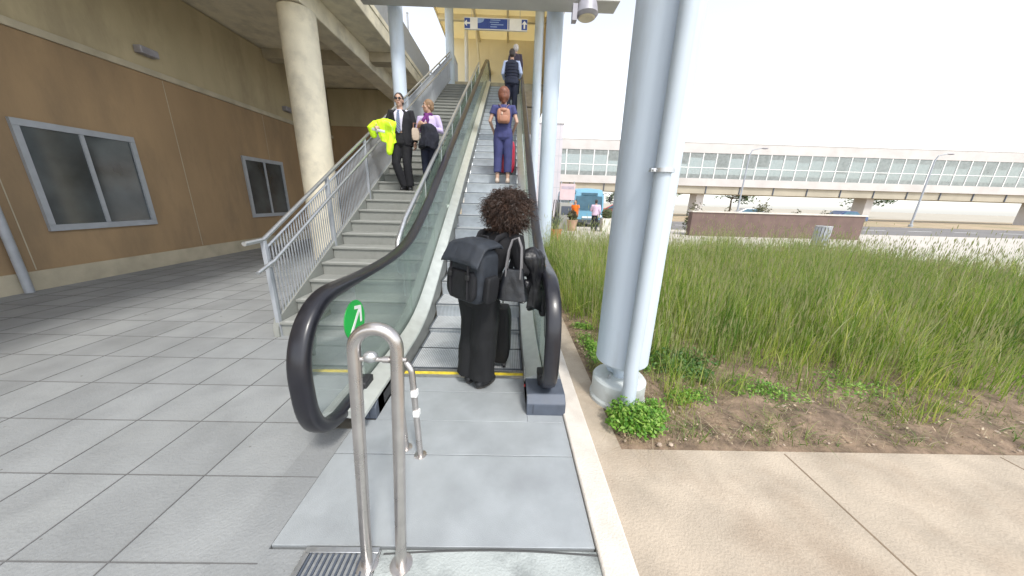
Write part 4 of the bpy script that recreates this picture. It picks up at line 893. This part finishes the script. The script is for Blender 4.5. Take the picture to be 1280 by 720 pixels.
# resolve every voxel-remeshed soft shape in one pass
for o, fo, ff in TODO:
    for md in o.modifiers: md.show_viewport = True
    dg = bpy.context.evaluated_depsgraph_get(); me = bpy.data.meshes.new_from_object(o.evaluated_get(dg))
    o.modifiers.clear(); o.data = me; me.name = o.name
    if fo:
        n_ = len(me.vertices); co = np.empty(n_*3, np.float32); me.vertices.foreach_get('co', co); co = co.reshape(-1, 3); nr = np.array([v.vector for v in me.vertex_normals], np.float32)
        d = np.array([noise.noise(Vector((a*ff, b*ff, c*ff*.4)))+.5*noise.noise(Vector((a*ff*2.3+5, b*ff*2.3, c*ff*1.1))) for a, b, c in co.tolist()], np.float32)
        me.vertices.foreach_set('co', (co+nr*d[:, None]*fo).ravel()); me.update()
    me.shade_smooth()
# ------------------------------------------------------------------ vegetation
def fast_mesh(name, V, F4, mats, mi=None):
    me = bpy.data.meshes.new(name); me.vertices.add(len(V)); me.vertices.foreach_set('co', np.asarray(V, np.float32).ravel())
    F4 = np.asarray(F4, np.int32); me.loops.add(F4.size); me.loops.foreach_set('vertex_index', F4.ravel()); me.polygons.add(len(F4))
    me.polygons.foreach_set('loop_start', np.arange(0, F4.size, F4.shape[1], dtype=np.int32))
    for m in mats: me.materials.append(m)
    if mi is not None: me.polygons.foreach_set('material_index', np.asarray(mi, np.int32))
    me.update(calc_edges=True); me.validate(); me.shade_smooth()
    o = bpy.data.objects.new(name, me); S.collection.objects.link(o); return o
def blades(x, y, z, h, w, bend, rng, segs=4, base_tilt=.12):
    """curved tapering ribbons, vectorised"""
    n = len(x); az = rng.uniform(0, 2*pi, n); fa = rng.uniform(0, 2*pi, n); V = np.zeros((n, (segs+1)*2, 3)); t0 = rng.normal(0, base_tilt, n)
    for s_ in range(segs+1):
        t = s_/segs; off = h*(t0*t+bend*t*t); zz = z+h*t*(1-.45*np.abs(bend)*t); ww = w*(1-t**1.6*.93)/2
        cx = x+np.cos(az)*off; cy = y+np.sin(az)*off
        V[:, s_*2, 0] = cx-np.cos(fa)*ww; V[:, s_*2, 1] = cy-np.sin(fa)*ww; V[:, s_*2, 2] = zz
        V[:, s_*2+1, 0] = cx+np.cos(fa)*ww; V[:, s_*2+1, 1] = cy+np.sin(fa)*ww; V[:, s_*2+1, 2] = zz
    base = (np.arange(n)*(segs+1)*2)[:, None]; q = np.array([[2*k, 2*k+1, 2*k+3, 2*k+2] for k in range(segs)])
    F = (base[:, :, None]+q[None]).reshape(-1, 4); tip = V[:, -2:, :].mean(1)
    return V.reshape(-1, 3), F, tip
rng = RNG
def dens(n, x0, x1, y0, y1):
    return rng.uniform(x0, x1, n), rng.uniform(y0, y1, n)
n = 60000; gx = .86+(11.2-.86)*rng.uniform(0, 1, n)**1.15; gy = 2.0+(10.2-2.0)*rng.uniform(0, 1, n)**1.25
nz = np.array([noise.noise(Vector((a*.9, b*.9, 1.7))) for a, b in zip(gx, gy)]); nz2 = np.array([noise.noise(Vector((a*3.2, b*3.2, 4.))) for a, b in zip(gx, gy)])
edge = np.clip((gx-.86-.10*np.sin(gy*2.3))/np.where(gy > 4, .22, .5), 0, 1); front = np.clip((gy-2.35-.04*np.maximum(0, gx-1.1)+.45*nz2+.5*nz)/.95, 0, 1)
front = np.where(gx > 1.35, np.clip((gy-2.12+.5*nz2+.4*nz)/1.1, 0, 1), front); front = np.where(gx < 1.3, np.clip((gy-2.45+.3*nz2)/1.0, 0, 1), front)
size = edge*front; keep = (rng.uniform(0, 1, n) < np.clip(.22+size*1.3+nz2*.5, 0, 1)) & (((gx-CX)**2+(gy-2.3)**2) > .27**2) & (((gx-.985)**2+(gy-8.8)**2) > .24**2)
keep &= (gy > 1.95) | (nz2 > .2)
gx, gy, size, nz = gx[keep], gy[keep], size[keep], nz[keep]; m = len(gx)
nc = np.array([noise.noise(Vector((a*2.6+9, b*2.6, 7.))) for a, b in zip(gx, gy)]); gh = (.10+size**.8*(.58+.34*nz+.22*nc))*rng.uniform(.40, 1.30, m)
gh *= 1+.35*np.clip((gy-4)/3, 0, 1)*np.clip(1.9-gx, 0, 1)
gw = np.where(rng.uniform(0, 1, m) < .25, .012, .0062)*(.7+.5*size); bend = rng.uniform(-.05, .75, m)*np.where(rng.uniform(0, 1, m) < .3, 1.7, .6)
mGrass = leafmat('tall grass', (.075, .19, .018), (.20, .34, .04), (.48, .52, .16), .5)
t_ = mGrass.node_tree; n_ = t_.nodes; cr_ = [a for a in n_ if a.type == 'VALTORGB'][0]; tc_ = n_.new('ShaderNodeTexCoord'); no_ = n_.new('ShaderNodeTexNoise'); no_.inputs['Scale'].default_value = 1.6; no_.inputs['Detail'].default_value = 3
t_.links.new(tc_.outputs['Object'], no_.inputs['Vector']); hv_ = n_.new('ShaderNodeHueSaturation'); m1_ = n_.new('ShaderNodeMapRange'); m1_.inputs[1].default_value = .3; m1_.inputs[2].default_value = .7; m1_.inputs[3].default_value = .465; m1_.inputs[4].default_value = .515
m2_ = n_.new('ShaderNodeMapRange'); m2_.inputs[1].default_value = .3; m2_.inputs[2].default_value = .7; m2_.inputs[3].default_value = 1.35; m2_.inputs[4].default_value = .7
t_.links.new(no_.outputs[0], m1_.inputs[0]); t_.links.new(no_.outputs[0], m2_.inputs[0]); t_.links.new(m1_.outputs[0], hv_.inputs['Hue']); t_.links.new(m2_.outputs[0], hv_.inputs['Value'])
dst_ = [l.to_socket for l in cr_.outputs[0].links]; t_.links.new(cr_.outputs[0], hv_.inputs['Color'])
for d_ in dst_: t_.links.new(hv_.outputs[0], d_)
mDry = leafmat('dry stalk', (.30, .30, .12), (.46, .43, .24), (.26, .36, .10), .3)
V1, F1, tip = blades(gx, gy, np.zeros(m)-.02, gh, gw, bend, rng)
# seed stalks: thin straight stems with pale ears
k = (size > .35) & (rng.uniform(0, 1, m) < .22); sx_, sy_, sh_ = gx[k]+rng.normal(0, .03, k.sum()), gy[k]+rng.normal(0, .03, k.sum()), gh[k]*rng.uniform(1.0, 1.30, k.sum())
V2, F2, tip2 = blades(sx_, sy_, np.zeros(len(sx_)), sh_, np.full(len(sx_), .0042), rng.uniform(0, .25, len(sx_)), rng)
ne = len(tip2); V3, F3 = [], []; el = rng.uniform(.05, .11, ne); an = rng.uniform(0, pi, ne)
V3 = np.zeros((ne, 8, 3))
for q in range(2):
    a = an+q*pi/2; 
    for j, (tt, ww) in enumerate(((0, .001), (.45, .0058), (1, .0008))):
        pass
    V3[:, q*4+0] = tip2-np.stack([0*el, 0*el, el*.15], 1)
    V3[:, q*4+1] = tip2+np.stack([np.cos(a)*.0060, np.sin(a)*.0060, el*.40], 1)
    V3[:, q*4+2] = tip2+np.stack([0*el, 0*el, el], 1)
    V3[:, q*4+3] = tip2+np.stack([-np.cos(a)*.0060, -np.sin(a)*.0060, el*.40], 1)
F3 = np.concatenate([np.arange(ne)[:, None]*8+np.array([[0, 1, 2, 3]]), np.arange(ne)[:, None]*8+np.array([[4, 5, 6, 7]])])
V = np.concatenate([V1, V2, V3.reshape(-1, 3)]); F = np.concatenate([F1, F2+len(V1), F3+len(V1)+len(V2)])
dead = np.repeat((rng.uniform(0, 1, m) < np.clip(.10+.5*nc, .03, .6)), 4)
mi = np.concatenate([dead.astype(float), np.ones(len(F2)), np.ones(len(F3))])
tag(fast_mesh('grass', V, F, [mGrass, mDry], mi), 'tall green meadow grass with pale seed heads right of the escalator', 'grass', kind='stuff')
n = 9000; x = .84+rng.uniform(0, 1, n)**1.3*8; y = 1.74+rng.uniform(0, 1, n)*1.6; nn = np.array([noise.noise(Vector((a*2.2, b*3.0, 12.))) for a, b in zip(x, y)]); k = (nn > .02) & (((x-CX)**2+(y-2.3)**2) > .26**2); x, y = x[k], y[k]
V, F, _ = blades(x, y, np.full(len(x), .0), rng.uniform(.025, .13, len(x))*(1+nn[k]), rng.uniform(.003, .008, len(x)), rng.uniform(.2, 1.6, len(x)), rng, 3, .5)
tag(fast_mesh('low_sprouts', V, F, [leafmat('sprout', (.07, .15, .02), (.14, .24, .04), (.30, .30, .10), .35)]), 'short scattered green sprouts on the brown soil', 'weeds', kind='stuff')
n = 5000; x = .84+rng.uniform(0, 1, n)**1.4*7; y = 1.74+rng.uniform(0, 1, n)*2.2; z = rng.uniform(.012, .05, n); a = rng.uniform(0, 2*pi, n); s_ = rng.uniform(.004, .014, n); tl = rng.normal(0, .5, (n, 2)); V = np.zeros((n, 4, 3))
for j, (u, w_) in enumerate(((-1, 0), (0, .5), (1, 0), (0, -.5))):
    dx_ = (np.cos(a)*u-np.sin(a)*w_)*s_; dy_ = (np.sin(a)*u+np.cos(a)*w_)*s_; V[:, j] = np.stack([x+dx_, y+dy_, z+dx_*tl[:, 0]+dy_*tl[:, 1]], 1)
tag(fast_mesh('fallen_leaves', V.reshape(-1, 3), np.arange(n*4).reshape(-1, 4), [leafmat('fallen leaf', (.22, .14, .08), (.38, .28, .17), (.50, .42, .30), .1)]), 'small dry fallen leaves and bark chips on the soil', 'litter', kind='stuff')
# litter of dry stems and small stones on the bare soil
n = 9000; x = .82+rng.uniform(0, 1, n)**1.4*6; y = 1.72+rng.uniform(0, 1, n)*2.4; V, F, _ = blades(x, y, np.full(n, .012), rng.uniform(.03, .13, n), rng.uniform(.002, .0045, n), rng.uniform(1.2, 2.2, n), rng, 3, .8)
V[:, 2] = np.minimum(V[:, 2], .05)*.8+.01
tag(fast_mesh('dry_litter', V, F, [leafmat('litter', (.30, .21, .13), (.17, .16, .06), (.46, .38, .26), .1)]), 'dry stems and leaf litter on the brown soil', 'litter', kind='stuff')
g = G(); rn = random.Random(3)
for i in range(420):
    x = .84+rn.random()**1.5*5; y = 1.72+rn.random()*2.2; s_ = rn.choice((.005, .008, .011, .018))*rn.uniform(.6, 1.3)
    if (x-CX)**2+(y-2.3)**2 < .07: continue
    g.ell((x, y, .015), s_, s_*rn.uniform(.6, 1), s_*.55, 6, Matrix.Rotation(rn.uniform(0, 3), 3, 'Z'))
tag(g.build('pebbles', M('stones', (.42, .33, .26), .9, 0, 30, .3)), 'small pale stones scattered on the brown soil', 'stones', kind='stuff')
# leafy clumps
def leafclump(label, c, rx, ry, h, n, ls, mat, seed, group=None, cat='plant', name='leafy_weed'):
    rn = random.Random(seed); t = thing(name, label, cat, (c[0], c[1], 0), 0, group); gs = G(); V = []; F = []
    lumps = [(rn.uniform(-.75, .75), rn.uniform(-.75, .75), rn.uniform(.5, 1)) for _ in range(9)]
    for i in range(n):
        lx_, ly_, lh = rn.choice(lumps); a = rn.uniform(0, 2*pi); r_ = rn.random()**.6*.55
        px, py = (lx_*.75+r_*cos(a))*rx, (ly_*.75+r_*sin(a))*ry; top_ = h*lh*(1-r_*r_*1.8)
        pz = max(.01, top_*rn.uniform(.35, 1)); s_ = ls*rn.uniform(.6, 1.35); nrm = Vector((rn.gauss(0, .6)+px*2, rn.gauss(0, .6)+py*2-.2, 1)).normalized()
        e1 = nrm.orthogonal().normalized(); e1 = Matrix.Rotation(rn.uniform(0, 6.3), 3, nrm) @ e1; e2 = nrm.cross(e1); p = Vector((px, py, pz)); b = len(V)
        V += [p-e1*s_, p-e1*s_*.2+e2*s_*.55+nrm*s_*.15, p+e1*s_, p-e1*s_*.2-e2*s_*.55+nrm*s_*.15]; F.append((b, b+1, b+2, b+3))
        if i % 12 == 0: gs.tube([(px*.3, py*.3, -.01), (px*.8, py*.8, pz*.6), (px, py, pz)], .002, 5)
    o = fast_mesh('foliage', [tuple(v) for v in V], F, [mat]); o.parent = t; gs.build('stems', M('stem green', (.12, .20, .04), .6), t)
    return t
mWeed = leafmat('weed leaf', (.07, .21, .018), (.16, .34, .035), (.32, .46, .09), .35)
leafclump('bright green leafy weed clump at the foot of the nearest column', (1.00, 1.90), .235, .18, .26, 3000, .015, mWeed, 2)
leafclump('low broad-leaved weed among the grass right of the nearest column', (1.75, 2.75), .40, .25, .22, 900, .022, leafmat('weed leaf dark', (.04, .11, .02), (.07, .16, .03), (.14, .24, .05), .3), 5)
leafclump('small green weeds at the kerb edge where the grass begins', (.93, 3.15), .12, .40, .16, 700, .013, mWeed, 6)
leafclump('yellowish low ground weeds by the kerb just beyond the drum base', (.95, 2.70), .14, .14, .10, 500, .012, leafmat('weed leaf olive', (.12, .13, .03), (.20, .20, .05), (.28, .26, .09), .3), 8)
for i, (x, y, rx, n_, lb) in enumerate(((1.55, 2.25, .22, 420, 'sparse low weed on the bare soil right of the drum base'), (2.3, 2.35, .35, 500, 'low spreading weed on the soil in front of the tall grass'), (3.2, 2.5, .4, 500, 'low weed patch on the soil further right in front of the tall grass'), (1.25, 2.75, .25, 800, 'dense low weeds behind the nearest column'), (.98, 3.7, .14, 500, 'narrow strip of green weeds along the kerb beyond the column'))):
    leafclump(lb, (x, y), rx, rx*.6, .13, n_, .013, mWeed, 50+i)
# trees
mLeaf = leafmat('tree leaf', (.022, .055, .012), (.05, .095, .02), (.10, .15, .04), .3); mBark = M('bark', (.14, .10, .07), .9, 0, 12, .3, .8, 40)
def tree(label, loc, h, r, seed, n=1500, ls=.16, trunk=.35):
    rn = random.Random(seed); t = thing('tree', label, 'tree', loc, 0, 'trees in the background'); g = G(); z1 = h*trunk; lumps = []
    g.tube([(0, 0, -.1), (.05, 0, z1*.5), (0, .05, z1), (.05, 0, h*.7)], [h*.028, h*.022, h*.017, h*.006], 8)
    for i in range(9):
        a = rn.uniform(0, 6.3); q = rn.uniform(.35, .8)*r; zz = z1+(h-z1)*rn.uniform(.2, .85); g.tube([(0, 0, z1*rn.uniform(.8, 1.3)), (q*.5*cos(a), q*.5*sin(a), (z1+zz)/2), (q*cos(a), q*sin(a), zz)], [h*.012, h*.008, h*.003], 6); lumps.append((q*cos(a), q*sin(a), zz, r*rn.uniform(.28, .48)))
    lumps += [(0, 0, h*.82, r*.5), (0, 0, h*.6, r*.5)]; g.build('trunk', mBark, t); V = []; F = []
    for i in range(n):
        x, y, z, q = rn.choice(lumps); d = Vector((rn.gauss(0, 1), rn.gauss(0, 1), rn.gauss(0, .8))).normalized()*q*rn.random()**.35; p = Vector((x, y, z))+d
        e1 = Vector((rn.gauss(0, 1), rn.gauss(0, 1), rn.gauss(0, 1))).normalized(); e2 = e1.orthogonal().normalized(); s_ = ls*rn.uniform(.5, 1.3); b = len(V)
        V += [p-e1*s_, p+e2*s_*.5, p+e1*s_, p-e2*s_*.5]; F.append((b, b+1, b+2, b+3))
    o = fast_mesh('crown', [tuple(v) for v in V], F, [mLeaf]); o.parent = t; return t

# ------------------------------------------------------------------ far things
tree('dark round tree on the skyline just left of the nearest column', (20.5, 62, -.1), 5.0, 2.6, 21, 1200, .22)
tree('wide dark tree beyond the road, tallest one on the right of the picture', (46, 66, -.1), 7.5, 4.2, 22, 1800, .28)
tree('smaller dark tree beyond the road between the column and the tallest tree', (34, 70, -.1), 5.5, 3.2, 23, 1500, .25)
tree('distant tree at the right edge of the picture', (84, 74, -.1), 7.0, 4.2, 24, 1500, .3)
# tower of the footbridge
mTower = M('tower panel', (.56, .52, .54), .7, 0, 1, .05, .05, 10)
tw = thing('stair_tower', 'pale pinkish grey tower standing behind the columns beside the glazed footbridge', 'building', (4.1, 33, -.06))
B(-2.1, 1.0, 0, 5, 0, 8.9).build('wall', mTower, tw); B(-2.2, 1.1, -.1, 5.1, 8.902, 9.1).build('parapet', mWhite, tw)
g = G()
for k in range(1, 6): g.box(-2.1, 1.0, -.004, .0, k*1.5-.015, k*1.5+.015)
for k in (-.7, .7): g.box(k-.012, k+.012, -.0045, .0, 0, 8.9)
g.build('panel_joint', mGuard, tw)
fb = thing('glazed_footbridge', 'long pale footbridge with a band of windows crossing over the road', 'bridge', (0, 45, 0))
zb, zt_ = 4.2, 9.7; x0_, x1_ = 2.0, 88
mBr = M('bridge panel', (.56, .53, .51), .6, 0, .5, .06, stain=(.42, .39, .36), sa=.5, ss=.35)
mBlind = M('blind', (.60, .58, .52), .7, 0, 2, .05); rnb = random.Random(5)
B(x0_, x1_, 0, 4.5, zt_-1.25, zt_).build('roof_fascia', mBr, fb); B(x0_, x1_, -.05, 4.55, zt_+.002, zt_+.12).build('roof_edge', mWhite, fb)
B(x0_, x1_, 0, 4.5, zb, zb+1.0).build('floor_fascia', mBr, fb); B(x0_, x1_, .25, 4.2, zb-1.0, zb-.002).build('girder', M('girder tan', (.42, .38, .30), .8, 0, .5, .1), fb)
nm = 46; dx = (x1_-x0_)/nm
for k in range(nm):
    xa = x0_+k*dx; f_ = join((xa-.06, xa+.06, .02, .14, zb+1.001, zt_-1.251)).build('mullion', mWhite, fb)
    B(xa+.06, xa+dx-.06, .06, .08, zb+1.001, zt_-1.251).build('pane', mWinGlass, fb)
    if rnb.random() < .45: hb_ = rnb.uniform(.5, 2.2); B(xa+.10, xa+dx-.10, .20, .22, zt_-1.26-hb_, zt_-1.26).build('blind', mBlind, fb)
    B(xa+.06, xa+dx-.06, .03, .11, zb+2.35, zb+2.43).build('transom', mWhite, fb)
B(x0_, x1_, 4.0, 4.06, zb+1.001, zb+1.9).build('rear_parapet', mBr, fb)
g = G()
for k in range(18): xa = x0_+1.5+k*4.8; B(xa, xa+.12, .15, .24, zb-1.0, zb-.0).build('bracket', mNewel, fb)
for xa in (27.0, 52.0, 78.0): B(xa, xa+1.1, 1.2, 3.0, -.06, zb-1.002).build('pier', mBr, fb, bevel=.03)
# minibus
mBus = M('bus blue', (.15, .36, .50), .35, 0, 2, .05, coat=.4); mBusG = M('bus glass', (.05, .12, .17), .3, 0, 2, .2, spec=.4)
bs = thing('minibus', 'light blue minibus facing the camera, parked beyond the two distant people', 'bus', (5.45, 21.9, -.05), radians(2))
g = G(); R_ = []
for y, s_, zt2 in ((-.05, .86, 2.05), (.02, .94, 2.38), (.25, .99, 2.52), (.8, 1, 2.60), (5.8, 1, 2.60), (6.0, .97, 2.5)):
    w_ = 1.12*s_; zl = .35 if y > .1 else .42; R_.append([(-w_, y, zl), (w_, y, zl), (w_*1.01, y-.0, 1.1), (w_*.97, y, zt2-.35), (w_*.84, y, zt2-.06), (0, y, zt2), (-w_*.84, y, zt2-.06), (-w_*.97, y, zt2-.35), (-w_*1.01, y, 1.1)])
g.rings(R_); g.build('body', mBus, bs, ang=25)
g = G(); g.rings([[(-.93, -.11, 1.15), (.93, -.11, 1.15), (.88, -.10, 2.0), (0, -.10, 2.06), (-.88, -.10, 2.0)][::-1], [(-.95, .05, 1.18), (.95, .05, 1.18), (.9, .08, 2.12), (0, .08, 2.2), (-.9, .08, 2.12)][::-1]]); ws = g.build('windscreen', mBusG, bs)
for s_ in (-1, 1): g = G(); g.tube([(s_*.05, -.085, 1.2), (s_*.55, -.08, 1.5)], .012, 6); g.build('wiper', mBlackPl, ws)
B(-1.08, 1.08, -.16, .05, .28, .50).build('bumper', M('bumper dark', (.06, .07, .08), .5), bs, bevel=.03)
for s_ in (-1, 1):
    g = G(); g.ell((s_*.82, -.07, .72), .15, .05, .10, 12); g.build('headlight', M('headlight', (.75, .78, .8), .15, 0, 5, .1), bs)
    g = G(); g.tube([(s_*.95, .0, 2.2), (s_*1.2, -.22, 2.3), (s_*1.34, -.26, 2.15)], .025, 8); mr_ = g.build('mirror_arm', mBlackPl, bs); g = G(); g.ell((s_*1.36, -.26, 1.88), .09, .05, .22, 12); g.build('mirror', mBlackPl, mr_)
    for y in (1.0, 4.8):
        g = G(); g.rings([[(s_*q, y+.40*cos(a), .40+.40*sin(a)) for a in [2*pi*m_/24 for m_ in range(24)]] for q in (.86, 1.13)]); wv = g.build('wheel', mBlackPl, bs, ang=40); g = G(); g.rings([[(s_*q, y+.22*cos(a), .40+.22*sin(a)) for a in [2*pi*m_/18 for m_ in range(18)]] for q in (1.10, 1.145)]); g.build('rim', mSteel, wv)
    for k in range(4): B(s_*1.115-.01, s_*1.115+.01, 1.0+k*1.15, 2.05+k*1.15, 1.3, 2.1).build('side_window', mBusG, bs)
B(-.42, .42, -.10, -.05, .58, .70).build('number_plate', mWhite, bs, bevel=.005)
B(-.55, .55, -.08, .03, 2.10, 2.26).build('destination_board', mBusG, bs)
# planters, sign board, stand
def pot(label, loc, r_, h_, mat, name='planter'):
    t = thing(name, label, 'planter', loc); g = G(); g.lathe([(r_*.72, 0), (r_, h_*.9), (r_*1.06, h_*.9), (r_*1.06, h_), (r_*.95, h_), (r_*.93, h_*.86), (.01, h_*.86)], seg=28); g.build('pot', mat, t, ang=30); return t
t = pot('terracotta pot with spiky agave beside the second column', (1.98, 13.2, -.015), .26, .48, M('terracotta', (.55, .17, .08), .8, 0, 6, .12))
rn = random.Random(8)
ag = []
for i in range(22):
    a = rn.uniform(0, 6.3); L = rn.uniform(.55, 1.05); u_ = rn.uniform(.10, .75); g = G(); P_ = [(0.05*cos(a), .05*sin(a), .42), (u_*L*.45*cos(a), u_*L*.45*sin(a), .42+L*.55), (u_*L*.95*cos(a), u_*L*.95*sin(a), .42+L*(1-.35*u_))]
    g.tube(P_, [(.035, .010), (.028, .008), (.003, .002)], 6); g.build('leaf', leafmat('agave', (.06, .12, .06), (.10, .17, .09), (.16, .23, .12), .1) if i == 0 else bpy.data.materials['agave'], t)
t = pot('brown pot with a dark clipped ball shrub beside the man in orange', (3.62, 18.0, -.015), .30, .62, M('brown pot', (.45, .29, .20), .8, 0, 6, .12))
def ball(t, z, r_, n_, mat, seed):
    rn = random.Random(seed); V = []; F = []
    for i in range(n_):
        d = Vector((rn.gauss(0, 1), rn.gauss(0, 1), rn.gauss(0, 1))).normalized(); p = d*r_*rn.uniform(.6, 1.05)+Vector((0, 0, z)); e1 = Vector((rn.gauss(0, 1), rn.gauss(0, 1), rn.gauss(0, 1))).normalized(); e2 = e1.orthogonal(); b = len(V); s_ = .05
        V += [tuple(p-e1*s_), tuple(p+e2*s_*.5), tuple(p+e1*s_), tuple(p-e2*s_*.5)]; F.append((b, b+1, b+2, b+3))
    o = fast_mesh('shrub', V, F, [mat]); o.parent = t
    g = G(); g.ell((0, 0, z), r_*.6, r_*.6, r_*.6, 12); g.tube([(0, 0, .4), (0, 0, z)], .03, 8); g.build('stem', mBark, t)
ball(t, .86, .28, 500, leafmat('dark shrub', (.035, .03, .02), (.06, .06, .03), (.11, .11, .05), .2), 2)
t = thing('planter', 'square pale planter box with a round green shrub beside the person in pink', 'planter', (5.62, 18.1, -.015))
g = G(); g.rings([[(-.27, -.27, 0), (.27, -.27, 0), (.27, .27, 0), (-.27, .27, 0)], [(-.31, -.31, .75), (.31, -.31, .75), (.31, .31, .75), (-.31, .31, .75)]]); g.build('box', mKerbW if False else M('pale planter', (.66, .64, .58), .8, 0, 6, .08), t, bevel=.01)
ball(t, 1.0, .31, 600, leafmat('olive shrub', (.05, .08, .03), (.10, .13, .05), (.17, .19, .09), .2), 3)
sb = thing('notice_board', 'pale pink notice board on two posts between the tower and the minibus', 'sign', (3.75, 20.9, -.05), .1)
B(-.5, .5, -.03, .03, 1.75, 2.75).build('panel', M('pink panel', (.62, .48, .50), .6, 0, 3, .06), sb, bevel=.01)
for x in (-.42, .42): g = G(); g.tube([(x, .05, 0), (x, .05, 2.9)], .04, 10); g.build('post', mGuard, sb)
B(-.42, .42, -.036, -.031, 2.42, 2.6).build('header_strip', M('header grey', (.42, .36, .42), .6), sb)
sd_ = thing('ticket_machine', 'grey machine with dark frame standing left of the man in orange', 'machine', (3.35, 19.3, -.015), .25)
B(-.42, .42, -.28, .28, 0, 1.55).build('cabinet', M('machine grey', (.34, .34, .32), .5, .1, 4, .08), sd_, bevel=.02); B(-.32, .32, -.295, -.281, .85, 1.35).build('screen', mNewel, sd_, bevel=.004)
for x in (-.50, -.72): g = G(); g.tube([(x, -.2, 0), (x+.12, -.1, 1.7), (x+.12, .2, 1.7), (x, .3, 0)], .025, 8); g.build('frame_hoop', mBlackPl, sd_)
# parked cars far off
def car(label, loc, rz, mat):
    t = thing('parked_car', label, 'car', loc, rz, 'cars parked beyond the road'); g = G(); prf = [(-2.1, .35), (-2.15, .75), (-1.9, .95), (-1.25, 1.0), (-.65, 1.42), (.75, 1.45), (1.5, 1.02), (2.1, .92), (2.15, .4)]
    R_ = [[(y, x*s_ if False else x, z) for x, z in prf] for y, s_ in ((-.82, .9), (.82, .9))]
    def prof(w_, i): return [(w_*(1 if z < 1.0 else .82), x, z) for x, z in prf]
    g.rings([prof(-.84, 0), prof(.84, 0)][::-1]); g.build('body', mat, t, bevel=.05)
    for s_ in (-1, 1):
        g = G(); g.prism([(-1.12, 1.0), (-.6, 1.34), (.7, 1.37), (1.3, 1.02)], s_*.80-.02, s_*.80+.02); g.v = [(x*(1 if z < 1.1 else .90), y, z) for x, y, z in g.v]; g.build('side_window', mBusG, t)
        for y in (-1.35, 1.35):
            g = G(); g.rings([[(s_*q, y+.32*cos(a), .32+.32*sin(a)) for a in [2*pi*m_/20 for m_ in range(20)]] for q in (.66, .87)]); wv = g.build('wheel', mBlackPl, t, ang=40); g = G(); g.rings([[(s_*q, y+.19*cos(a), .32+.19*sin(a)) for a in [2*pi*m_/16 for m_ in range(16)]] for q in (.86, .88)]); g.build('rim', mSteel, wv)
        g = G(); g.ell((s_*.62, -2.1, .68), .16, .06, .08, 10); g.build('headlight', mWhite, t)
    B(-.3, .3, -2.17, -2.12, .42, .53).build('number_plate', mWhite, t)
car('small red car parked beyond the road left of the nearest column', (12.6, 36, -.02), radians(60), M('car red', (.50, .05, .06), .3, 0, 2, .05, coat=.5))
car('white car parked beside the small red car', (15.6, 38, -.02), radians(75), M('car white', (.72, .70, .70), .3, 0, 2, .05, coat=.5))
car('silver car parked far off to the right of the nearest column', (27.5, 36, -.02), radians(80), M('car silver', (.45, .46, .48), .3, .4, 2, .05, coat=.5))
car('dark blue car parked at the far right beyond the road', (38.5, 36, -.02), radians(95), M('car blue', (.03, .06, .16), .3, .2, 2, .05, coat=.5))
# low brown wall with shrubs right of the column
wl_ = thing('brown_wall', 'low dark brown wall on the plaza right of the nearest column', 'wall', (9.9, 17.0, -.015))
B(0, 9.5, 0, .35, 0, 1.25).build('wall_face', M('brown render', (.155, .105, .09), .85, 0, 2, .15, .3, 20), wl_, bevel=.01); B(-.05, 9.55, -.05, .40, 1.252, 1.33).build('coping', mCurb, wl_, bevel=.01)
for k in range(5):
    x = 10.6+k*1.9; leafclump(['round', 'ragged', 'tall', 'flat', 'thin'][k]+' brownish shrub behind the low brown wall, '+['first', 'second', 'third', 'fourth', 'last'][k]+' from the column', (x, 17.9), .75, .5, [1.9, 1.7, 2.2, 1.6, 1.8][k], 900, .07, leafmat('shrub leaf %d' % k, (.07, .06, .03), (.11, .12, .05), (.17, .15, .08), .25), 30+k, 'shrubs behind the brown wall', 'shrub', 'shrub')
# street lamps
def lamp(label, loc):
    t = thing('street_lamp', label, 'lamp post', loc, 0, 'street lamps along the road'); g = G(); g.tube([(0, 0, 0), (0, 0, 6.6), (.2, 0, 7.1), (1.1, 0, 7.3)], [.09, .06, .05, .04], 10); g.build('pole', mGuard, t)
    g = G(); g.ell((1.4, 0, 7.28), .36, .13, .07, 12); g.build('lantern', M('lamp housing', (0, 0, 0)), t); g = G(); g.lathe([(.18, 0), (.18, .25), (.10, .3)], seg=14); g.build('base', mGuard, t)
lamp('grey street lamp by the road right of the nearest column', (24, 33.2, -.05)); lamp('grey street lamp by the road near the right edge', (43, 33.2, -.05))
# litter bin on the plaza
lb = thing('litter_bin', 'slatted grey litter bin on the plaza right of the nearest column', 'bin', (13.6, 13.4, -.015))
for k in range(16):
    a = 2*pi*k/16; g = G(); g.box(-.045, .045, -.01, .01, .08, .86); g.v = [(.27*cos(a)-y*sin(a)*0+x*-sin(a), .27*sin(a)+x*cos(a), z) if abs(y) < 1e-9 else ((.27+y)*cos(a)-x*sin(a), (.27+y)*sin(a)+x*cos(a), z) for x, y, z in g.v]; g.build('slat', mGuard, lb)
g = G(); g.lathe([(.24, .02), (.24, .84), (.01, .84)], seg=24); g.build('liner', mBlackPl, lb); g = G(); g.lathe([(.29, .86), (.29, .90), (.20, .91), (.20, .86)], seg=24, cap=False); g.build('rim', mSteel, lb)
